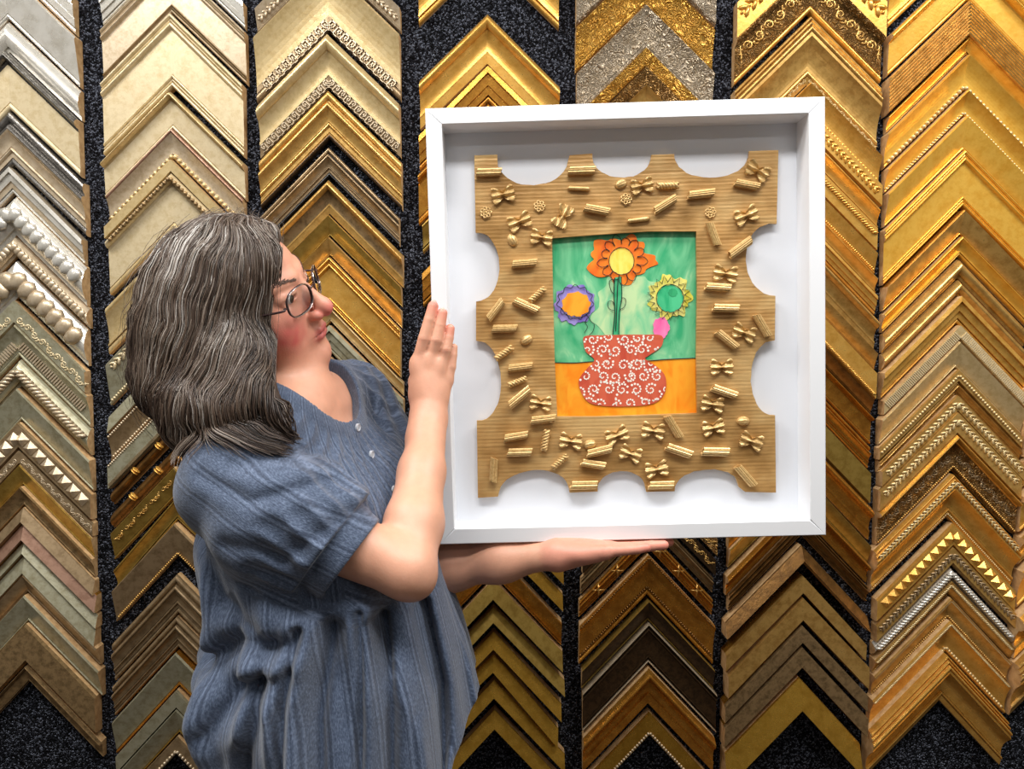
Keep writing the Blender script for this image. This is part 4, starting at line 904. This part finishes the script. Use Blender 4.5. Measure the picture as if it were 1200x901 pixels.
# eyes, brows
ME = simple('eye_white', (226, 218, 212), .2); MI = simple('iris', (72, 66, 58), .15)
for s in (1, -1):
    S2 = uvs(20, 14); eo = frH((s * .0300, .0695, .0085)); e_ = wparent(mk('eye', S2[0] * .0122 + eo, S2[1], ME, None, smooth=True))
    gz = HF * .97 + HU * -.18; gz /= np.linalg.norm(gz); V_ = S2[0] * np.array([1, 1, .28]) * .0062
    zax = gz; xax = np.cross([0, 0, 1.], zax); xax /= np.linalg.norm(xax); yax = np.cross(zax, xax)
    ir = mk('iris', V_ @ np.stack([xax, yax, zax]) + eo + gz * .0108, S2[1], MI, None, smooth=True); ir.parent = e_
MBW = simple('brow_hair', (98, 74, 62), .7); 
for s in (1, -1):
    mb = MB()
    for k in range(60):
        t = k / 59 + rng.normal() * .01; m_ = .014 + .034 * t; u_ = .0265 + .0055 * math.sin(min(t, 1) * 2.3) + rng.normal() * .0012; f_ = .0885 - .016 * t - .012 * t * t
        p0 = frH((s * m_, f_ - .003, u_)); p1 = frH((s * (m_ + .006), f_ - .003 - .0025, u_ + .0010 - .002 * t)); 
        for p_ in (p0, p1):
            for _ in range(4):
                e0 = 1e-4; d0 = head(p_[None])[0]; G = np.array([(head((p_ + np.eye(3)[k_] * e0)[None])[0] - d0) / e0 for k_ in range(3)]); p_ -= G * (d0 - .0006) / (G @ G + 1e-6)
        V_, F_ = tube([p0, p1], [.0007, .00025], 4); mb.add(V_, F_)
    wparent(mb.build('eyebrow', MBW, None))
# ---------------------------------------------------------------- blouse
CP = at(411, 654, -.655); SM = at(332, 606, -.650); SA = RS + np.array([.004, 0, -.006])
cdir = np.array([.80, .0, -.60]); cdir /= np.linalg.norm(cdir)
CL = LS + (LE - LS) * .72
HOLEC = C0 + N_ * .012 + np.array([0, 0, .0]); HAX = np.array([0, 0, 1.]) + N_ * .42 - A_ * .12; HAX /= np.linalg.norm(HAX)
def gline(Y, *pts): return [at(x, y, Y)[[0, 2]] for x, y in pts]
GT = [(gline(-.66, (232, 640), (262, 700), (335, 742)), .007, .020), (gline(-.67, (236, 782), (285, 748), (345, 745)), .008, .019), (gline(-.66, (250, 850), (300, 790), (350, 770)), .006, .017),
      (gline(-.64, (330, 745), (318, 830), (300, 920)), .010, .016), (gline(-.60, (452, 712), (468, 800), (470, 920)), .012, .014), (gline(-.60, (405, 712), (395, 800), (405, 920)), .010, .015),
      (gline(-.55, (498, 700), (520, 790), (524, 900)), .010, .011), (gline(-.62, (430, 705), (436, 780), (438, 900)), .007, .008), (gline(-.50, (520, 660), (540, 740), (556, 830)), .009, .010), (gline(-.64, (365, 720), (352, 800), (356, 900)), .008, .010)]
GS = [(gline(-.73, (448, 600), (400, 612), (330, 655), (262, 640)), .0028, .014), (gline(-.73, (425, 585), (360, 572), (290, 590), (225, 560)), .0028, .012), (gline(-.73, (410, 650), (345, 683), (290, 672)), .0025, .012), (gline(-.72, (400, 560), (330, 540), (260, 545)), .0025, .013)]
def grooves(P, G):
    o = np.zeros(len(P)); Q = P[:, [0, 2]]
    for pts, amp, w_ in G:
        dm = None
        for i in range(len(pts) - 1):
            d_ = cap(Q, pts[i], pts[i + 1], 0, 0); dm = d_ if dm is None else np.minimum(dm, d_)
        o += amp * (np.exp(-(dm / (w_ * .55)) ** 2) - .75 * np.exp(-((dm - w_ * 1.35) / (w_ * .8)) ** 2))
    return o * np.clip((-.50 - P[:, 1]) / .05, 0, 1)
def hole(P): return cap(P, HOLEC - HAX * -.01, HOLEC + HAX * .25, .074, .085)
def blouse(P):
    d, a, b_, z = torso(P, .006); d = d - .032 * np.clip((1.10 - z) / .22, 0, 1) ** 1.3 * np.clip(.25 + b_ / .12, .0, 1)
    th = np.arctan2(b_ / .16, a / .21); w_ = np.clip((1.32 - z) / .30, 0, 1); fr = np.clip(b_ / .08, 0, 1)
    wob = .35 * np.sin(z * 9 + 1) + .2 * np.sin(z * 17 + 2 * th)
    fold = (1 - 2 * np.abs(np.sin(4.5 * th + wob * 1.2))) * .8 + np.sin(16 * th - wob * 2.5 + 1.3) * .35 + np.sin(31 * th + wob * 3) * .16
    d = d - w_ * (.0105 * fold + .012 * w_ * w_) * .9
    gather = np.abs(np.sin(41 * th + np.sin(z * 30) * .4)); d = d + fr * np.exp(-((z - 1.245) / .06) ** 2) * (.0048 * gather - .0015)
    d = d + np.exp(-((z - 1.06 - .22 * (a + .1)) / .018) ** 2) * .010 * np.clip(-b_ / .1 + .3, 0, 1) - np.exp(-((z - 1.02 - .22 * (a + .1)) / .03) ** 2) * .010 * np.clip(-b_ / .1 + .3, 0, 1)
    d = d + .0045 * vn(P, 48, 11) * w_ + .0065 * np.sin(34 * (z + .55 * a) + 2.2 * vn(P, 14, 12)) * np.clip(-b_ / .08 + .8, 0, 1) * w_
    d = d + grooves(P, GT)
    tp = trap(P, .0045); d = smin(d, tp, .03)
    d = d - .0014 * (np.abs(a - .006) < .011) * (b_ > 0) * (z > 1.15)
    # near sleeve
    s = chain(P, [SA, SM, CP - cdir * .045], [.066, .077, .070], .03)
    ax = CP - SA; ax /= np.linalg.norm(ax); r_ = P - SA; tt = r_ @ ax; pr = r_ - tt[:, None] * ax; e1 = np.cross(ax, [0, 0, 1.]); e1 /= np.linalg.norm(e1); e2 = np.cross(e1, ax); ph = np.arctan2(pr @ e2, pr @ e1)
    Lc = np.linalg.norm(CP - SA); wc_ = np.exp(-((tt - Lc + .055) / .04) ** 2)
    s = s + wc_ * (.0060 * np.abs(np.sin(9.5 * ph + .5 * np.sin(tt * 60))) - .003) + .0035 * np.sin(4 * ph + tt * 26) * np.clip(tt / .1, 0, 1) + .0030 * np.sin(tt * 62 + 2.2 * np.cos(ph + .6)) * np.clip(np.cos(ph + 1.2), 0, 1)
    s = s + grooves(P, GS)
    cu = cap(P, CP - cdir * .045, CP + cdir * .004, .060, .057); cu = np.maximum(cu, (P - CP) @ cdir); cu = np.maximum(cu, -(P - CP) @ cdir - .036)
    s = np.maximum(s, (P - CP) @ cdir + .030); s = smin(s, cu, .003)
    # opening of the sleeve
    s = smax(s, -np.maximum(cap(P, CP - cdir * .02, CP + cdir * .05, .0495, .0495), -(P - CP) @ cdir - .009), .002)
    d = smin(d, s, .010)
    # far sleeve
    s2 = chain(P, [LS + [0, 0, -.006], LS + (LE - LS) * .40, CL], [.072, .078, .060], .04); lx = (LE - LS) / np.linalg.norm(LE - LS)
    r2 = P - LS; t2 = r2 @ lx; p2 = r2 - t2[:, None] * lx; ph2 = np.arctan2(p2 @ np.array([0, 1., 0]), p2 @ np.array([1., 0, 0])); s2 = s2 + .003 * np.sin(11 * ph2 + 20 * t2)
    s2 = np.maximum(s2, (P - CL) @ lx); d = smin(d, s2, .014)
    # neck opening with its band
    hl = hole(P); d = d - .0016 * np.clip(1 - np.abs(hl - .008) / .009, 0, 1) ** .3
    rv = P - HOLEC; rv = rv - (rv @ HAX)[:, None] * HAX; ah = np.arctan2(rv @ A_, rv @ np.cross(HAX, A_))
    d = d + .0042 * (np.abs(np.sin(17 * ah + 1.2 * np.sin(hl * 60))) - .5) * np.clip((hl - .017) / .008, 0, 1) * np.clip((.11 - hl) / .05, 0, 1) * np.clip((z - 1.2) / .05, 0, 1)
    d = smax(d, -hl, .002)
    hem = np.clip(.948 + (P[:, 0] + .045) * 1.5, .79, .96) + .004 * np.sin(9 * th)
    d = np.maximum(d, hem - z); d = np.where(z < hem + .0, d, d)
    return d
V, Fq = sdf_mesh(blouse, (-.50, -.80, .74), (.05, -.20, 1.48), .0030)
mbl, nt, b = newmat('slate_blue_cotton'); L = nt.links.new
at_ = nt.nodes.new('ShaderNodeAttribute'); at_.attribute_name = 'weave'
sx = nt.nodes.new('ShaderNodeSeparateXYZ'); L(at_.outputs['Vector'], sx.inputs[0])
# woven stripes across coordinate x
mm = node(nt, 'ShaderNodeMath', _operation='MULTIPLY'); L(sx.outputs[0], mm.inputs[0]); mm.inputs[1].default_value = 2 * math.pi / .030
s1 = node(nt, 'ShaderNodeMath', _operation='SINE'); L(mm.outputs[0], s1.inputs[0])
mm2 = node(nt, 'ShaderNodeMath', _operation='MULTIPLY'); L(sx.outputs[0], mm2.inputs[0]); mm2.inputs[1].default_value = 2 * math.pi / .0075
s2_ = node(nt, 'ShaderNodeMath', _operation='SINE'); L(mm2.outputs[0], s2_.inputs[0])
gt = node(nt, 'ShaderNodeMath', _operation='GREATER_THAN'); L(s1.outputs[0], gt.inputs[0]); gt.inputs[1].default_value = .35
pr_ = node(nt, 'ShaderNodeMath', _operation='MULTIPLY'); L(gt.outputs[0], pr_.inputs[0]); L(s2_.outputs[0], pr_.inputs[1])
mpv = node(nt, 'ShaderNodeMapping'); mpv.inputs['Scale'].default_value = (700, 260, 160); L(at_.outputs['Vector'], mpv.inputs['Vector'])
nn = node(nt, 'ShaderNodeTexNoise', Scale=1.0, Detail=4.0); L(mpv.outputs[0], nn.inputs['Vector'])
g = nt.nodes.new('ShaderNodeNewGeometry').outputs['Position']; nf = node(nt, 'ShaderNodeTexNoise', Scale=60.0, Detail=6.0, Distortion=.8); L(g, nf.inputs['Vector'])
a1_ = node(nt, 'ShaderNodeMath', _operation='MULTIPLY_ADD'); L(pr_.outputs[0], a1_.inputs[0]); a1_.inputs[1].default_value = .17; L(nn.outputs['Fac'], a1_.inputs[2])
a2_ = node(nt, 'ShaderNodeMath', _operation='MULTIPLY_ADD'); L(nf.outputs['Fac'], a2_.inputs[0]); a2_.inputs[1].default_value = .3; L(a1_.outputs[0], a2_.inputs[2])
r = ramp(nt, [(.40, (50, 60, 79)), (.62, (68, 80, 101)), (.9, (100, 113, 136))]); L(a2_.outputs[0], r.inputs['Fac']); L(r.outputs['Color'], b.inputs['Base Color'])
b.inputs['Roughness'].default_value = .75; b.inputs['Sheen Weight'].default_value = .25; b.inputs['Specular IOR Level'].default_value = .25
bp = node(nt, 'ShaderNodeBump', Strength=.5, Distance=.0015); L(a2_.outputs[0], bp.inputs['Height']); L(bp.outputs['Normal'], b.inputs['Normal'])
bl = wparent(fastmesh('blouse', V, Fq, mbl, None))
ax = CP - SA; ax /= np.linalg.norm(ax); r_ = V - SA; tt = r_ @ ax; pr = r_ - tt[:, None] * ax; e1 = np.cross(ax, [0, -1., 0]); e1 /= np.linalg.norm(e1)
slv = np.clip(1 - (chain(V, [SA, SM, CP], [.072, .083, .075], .03)) / .012, 0, 1) * (torso(V, .006)[0] > .002)
_, a, b_, z = torso(V, 0); th = np.arctan2(b_ / .16, a / .21)
W0 = np.stack([th * .19, z, 0 * z], 1); W1 = np.stack([pr @ e1, tt, 0 * z], 1); W_ = np.where(slv[:, None] > .5, W1, W0)
at2 = bl.data.attributes.new('weave', 'FLOAT_VECTOR', 'POINT'); at2.data.foreach_set('vector', W_.astype(np.float32).ravel())
def onsurf(f, P, n_, off=0.):
    """slide along direction n_ from outside until the surface is met"""
    P = np.array(P, float); n_ = np.asarray(n_, float)
    for _ in range(60):
        d = f(P[None])[0] - off
        if abs(d) < 1e-4: break
        P = P - n_ * d * .7
    return P
MBT = simple('pearl_button', (196, 202, 210), .15, .2)
for zz in (1.327, 1.290, 1.243, 1.19):
    p0 = C0 + N_ * .30 + A_ * .006; p0[2] = zz; p0 = onsurf(blouse, p0, N_, .0012); d2 = N_
    mb = MB(); n = 18; R_ = .0058
    rings = [(R_ * .2, .0012), (R_ * .55, .0012), (R_ * .8, .0022), (R_, .0016), (R_, -.001)]; V_ = []
    for rr_, hh in rings:
        for k in range(n): t = 2 * math.pi * k / n; V_.append(p0 + A_ * rr_ * math.cos(t) + np.array([0, 0, 1.]) * rr_ * math.sin(t) + d2 * hh)
    F_ = [(i * n + k, i * n + (k + 1) % n, (i + 1) * n + (k + 1) % n, (i + 1) * n + k) for i in range(len(rings) - 1) for k in range(n)] + [tuple(range(n))]
    bt = mk('button', V_, F_, MBT, None, smooth=False); bt.parent = bl
    if False: pass
# trousers and shoes (below the picture's edge, they carry her to the floor)
def trous(P):
    d = None
    for s in (-1, 1):
        hip = np.array([-.236, -.50, .80]) + A_ * .095 * s; kn = np.array([-.225, -.50, .46]) + A_ * .09 * s; an = np.array([-.225, -.50, .10]) + A_ * .085 * s
        c = chain(P, [hip, kn, an], [.098, .075, .062], .03); d = c if d is None else smin(d, c, .02)
    d = smin(d, np.maximum(torso(P, -.008)[0], P[:, 2] - .83), .03); d = np.maximum(d, .07 - P[:, 2]); return d + .002 * vn(P, 60, 4)
V, Fq = sdf_mesh(trous, (-.50, -.80, .04), (.05, -.20, .95), .007, 1)
wparent(fastmesh('trousers', V, Fq, simple('dark_denim', (38, 42, 54), .85, bump=.3, bscale=600), None))
for s in (-1, 1):
    def shoe(P):
        an = np.array([-.225, -.50, .0]) + A_ * .085 * s
        d = chain(P, [an - N_ * .04 + [0, 0, .045], an + N_ * .05 + [0, 0, .045], an + N_ * .17 + [0, 0, .035]], [.042, .042, .036], .02); d = smin(d, cap(P, an + [0, 0, .05], an + [0, 0, .09], .045, .045), .02)
        return np.maximum(d, -P[:, 2])
    V, Fq = sdf_mesh(shoe, (-.45, -.75, -.02), (.1, -.25, .17), .005, 1); V[:, 2] = np.maximum(V[:, 2], 0)
    wparent(fastmesh('shoe', V, Fq, simple('black_leather', (26, 24, 24), .4), None))
# ---------------------------------------------------------------- hair
HCUT = np.cross(at(327, 272, -.5) - CAM, at(318, 420, -.5) - CAM); HCUT /= np.linalg.norm(HCUT)
if HCUT[0] < 0: HCUT = -HCUT
def hairv(P):
    q = toH(P); d = ell(q, (0, -.014, .034), (.083, .100, .083))
    d = smin(d, ell(P, at(246, 385, -.545), (.094, .092, .105)), .035)
    d = smin(d, ell(P, at(243, 435, -.560), (.092, .085, .085)), .03)
    d = smin(d, ell(P, at(258, 480, -.620), (.074, .060, .050)), .03)
    pl_ = (P - CAM) @ HCUT
    d = smax(d, pl_ + .004 * np.sin(P[:, 2] * 60), .006)
    d = smin(d, cap(P, at(282, 430, -.60), at(336, 494, -.650), .046, .008), .03)
    return d - .0035 * vn(P, 70, 21) - .002 * vn(P, 190, 22)
V, Fq = sdf_mesh(lambda P: hairv(P) + .007, (-.55, -.78, 1.25), (-.22, -.36, 1.68), .004, 1)
mh, nt, b = newmat('hair_strands'); L = nt.links.new
vc = nt.nodes.new('ShaderNodeVertexColor'); vc.layer_name = 'tone'; L(vc.outputs[0], b.inputs['Base Color'])
b.inputs['Roughness'].default_value = .42; b.inputs['Specular IOR Level'].default_value = .5; b.inputs['Anisotropic'].default_value = .5
hm = wparent(fastmesh('hair', V, Fq, simple('hair_base', (46, 36, 30), .7, c2=(70, 56, 46), scale=120, bump=.4), None))
def grad(f, P, e_=.0015):
    d0 = f(P); return np.stack([f(P + np.eye(3)[k] * e_) - d0 for k in range(3)], 1) / e_, d0
NS = 9500
cen_ = V[rng.integers(0, len(V), NS)]; seeds = cen_ + rng.normal(size=(NS, 3)) * .0025; lev = .004 - rng.uniform(0, 1, NS) ** .8 * .012
lev[-260:] = rng.uniform(.006, .022, 260)
bo_ = rng.uniform(.001, .012, NS)
def integ(P0, sign, n, step):
    P = P0.copy(); out = [P.copy()]; alive = np.ones(len(P), bool)
    for i in range(n):
        G, d0 = grad(hairv, P); gn_ = np.linalg.norm(G, axis=1)[:, None] + 1e-6; N3 = G / gn_
        gv = np.tile(np.array([-.10, 0, -1.]), (len(P), 1)); gv[:, 0] += .45 * vn(P, 38, 5) + .35 * vn(P, 90, 6) + 1.0 * np.clip((1.46 - P[:, 2]) / .12, 0, 1) * (vn(P, 60, 8) + .6 * vn(P, 110, 9)) + np.clip((1.36 - P[:, 2]) / .08, 0, 1) * .9; gv[:, 1] += .35 * vn(P, 50, 7)
        tv = gv - (gv * N3).sum(1)[:, None] * N3; ln = np.linalg.norm(tv, axis=1)[:, None] + 1e-6; tv /= np.maximum(ln, .25)
        low = (P[:, 2] < 1.345)[:, None]
        if sign > 0: tv = np.where(low, tv * .5 + gv / np.linalg.norm(gv, axis=1)[:, None] * .6, tv)
        P = P + sign * tv * step; c = (d0 - lev)[:, None] / gn_; corr = np.clip(c, -.003, .003) * N3 * .6
        P = P - np.where(low & (sign > 0), 0, corr)
        if sign > 0:
            mlow = P[:, 2] < 1.42
            for _ in range(2):
                if mlow.any():
                    Gb, db = grad(blouse, P[mlow], .003); gb = (Gb * Gb).sum(1) + .05; P[mlow] += np.clip((bo_[mlow] - db) / gb, 0, .02)[:, None] * Gb
        out.append(P.copy())
    return out
up_ = integ(seeds, -1, 9, .0085); dn_ = integ(seeds, 1, 15, .0085)
ST = np.stack(up_[::-1] + dn_[1:], 1)          # NS, 22, 3
ctip = (ST[:, :, 2] < 1.305 + rng.normal(size=(NS, 1)) * .014)
ctip |= (ST[:, :, 0] > -.268 + rng.normal(size=(NS, 1)) * .006) & (ST[:, :, 2] < 1.37)
ctip[:, :9] = False
for i in range(1, ST.shape[1]): ST[:, i] = np.where((ctip[:, i])[:, None], ST[:, i - 1], ST[:, i])
pl_ = ((ST - CAM) @ HCUT); ov = np.clip(pl_ - .006 , 0, 1) * (ST[:, :, 2] > 1.37); ST = ST - ov[:, :, None] * HCUT
M_ = ST.shape[1]; RB_ = rng.uniform(.0004, .0009, NS); RB_[-260:] = .0003; R0 = RB_[:, None] * (.35 + .65 * np.sin(np.linspace(.25, math.pi, M_)) ** .6)[None]
T = np.gradient(ST, axis=1); T /= np.linalg.norm(T, axis=2)[:, :, None] + 1e-9
X = np.cross(T, np.array([.2, -1, .1])); X /= np.linalg.norm(X, axis=2)[:, :, None] + 1e-9; Yv = np.cross(T, X)
VV = np.stack([ST + R0[:, :, None] * (X * math.cos(t) + Yv * math.sin(t)) for t in (0, 2.094, 4.189)], 2)  # NS,M,3,3
idx = np.arange(NS * M_ * 3).reshape(NS, M_, 3); Fq = np.stack([idx[:, :-1], np.roll(idx, -1, 2)[:, :-1], np.roll(idx, -1, 2)[:, 1:], idx[:, 1:]], -1).reshape(-1, 4)
st_o = fastmesh('hair_strands', VV.reshape(-1, 3), Fq, mh, None, True); st_o.parent = hm; st_o['kind'] = 'stuff'
tone = rng.uniform(0, 1, NS) * .6 + .4 * (vn(seeds, 60, 31) * .9 + .5) + .12 * np.clip((seeds[:, 2] - 1.45) / .1, -1, 1)
pal = np.array([lin(c)[:3] for c in ((38, 29, 24), (68, 53, 44), (100, 82, 68), (146, 134, 122), (205, 200, 194))]); tx = np.clip(tone, 0, 1)
CC = np.stack([np.interp(tx, [0, .3, .58, .82, 1], pal[:, k]) for k in range(3)], 1); colattr(st_o, np.repeat(CC, M_ * 3, 0))
# ---------------------------------------------------------------- glasses
gl = thing('eyeglasses', 'oval eyeglasses with brown and silver rims worn by the woman', 'glasses')
MRM = simple('brown_silver_rim', (70, 52, 52), .25, .5); MSR = simple('silver_rim', (176, 168, 164), .2, .9)
mgl, nt, b = newmat('lens_glass'); b.inputs['Transmission Weight'].default_value = 1; b.inputs['Roughness'].default_value = 0; b.inputs['IOR'].default_value = 1.12; b.inputs['Base Color'].default_value = (.97, .98, 1, 1)
def lens(s):
    c = np.array([s * .0325, 0, .004]); P = []
    for t in np.linspace(0, 2 * math.pi, 41)[:-1]:
        x = .0245 * math.copysign(abs(math.cos(t)) ** .8, math.cos(t)); y = .0185 * math.copysign(abs(math.sin(t)) ** .85, math.sin(t)); r_ = c[0] + x; P.append((r_, .0985 - .0032 * (abs(r_) / .02) ** 1.5, c[2] + y - .05 * abs(x) * (y < 0)))
    return np.array(P)
for s in (1, -1):
    P = lens(s); W_ = np.array([frH(p) for p in P]); mb = MB(); Wc = np.vstack([W_, W_[:2]])
    rim = MB(); V_, F_ = tube(Wc, .0013, 6, False); rim.add(V_, F_)
    ro = rim.build('rim', MRM, None, True); ro.parent = gl
    lo_ = MB(); V_, F_ = tube(np.array([frH(p + np.array([0, .0016, 0])) for p in np.vstack([P, P[:2]])]), .0007, 5, False); lo_.add(V_, F_); l2 = lo_.build('rim_edge', MSR, None, True); l2.parent = ro
    cen = frH(P.mean(0) + np.array([0, .001, 0])); fr_ = W_; bk = W_ - HF * .0015
    n = len(P); V_ = np.vstack([fr_, bk, [cen + HF * .001], [cen - HF * .0008]]); F_ = [(k, (k + 1) % n, 2 * n) for k in range(n)] + [(n + (k + 1) % n, n + k, 2 * n + 1) for k in range(n)] + [(k, n + k, n + (k + 1) % n, (k + 1) % n) for k in range(n)]
    lo_ = mk('lens', V_, F_, mgl, None, smooth=False); lo_.parent = gl
    e0 = P[0] if s > 0 else P[20]
    tp_ = smoothcurve([e0, e0 + np.array([s * .004, -.002, .002]), (s * .0665, .078, .005), (s * .073, .03, .004), (s * .074, -.02, .003), (s * .072, -.04, -.012)], 5)
    V_, F_ = tube([frH(p) for p in tp_], .0016, 6); t_ = mk('temple_arm', V_, F_, MRM, None, smooth=True); t_.parent = gl
V_, F_ = tube([frH(p) for p in smoothcurve([(.0085, .0975, .007), (.004, .100, .010), (-.004, .100, .010), (-.0085, .0975, .007)], 5)], .0013, 6); t_ = mk('bridge', V_, F_, MRM, None, smooth=True); t_.parent = gl
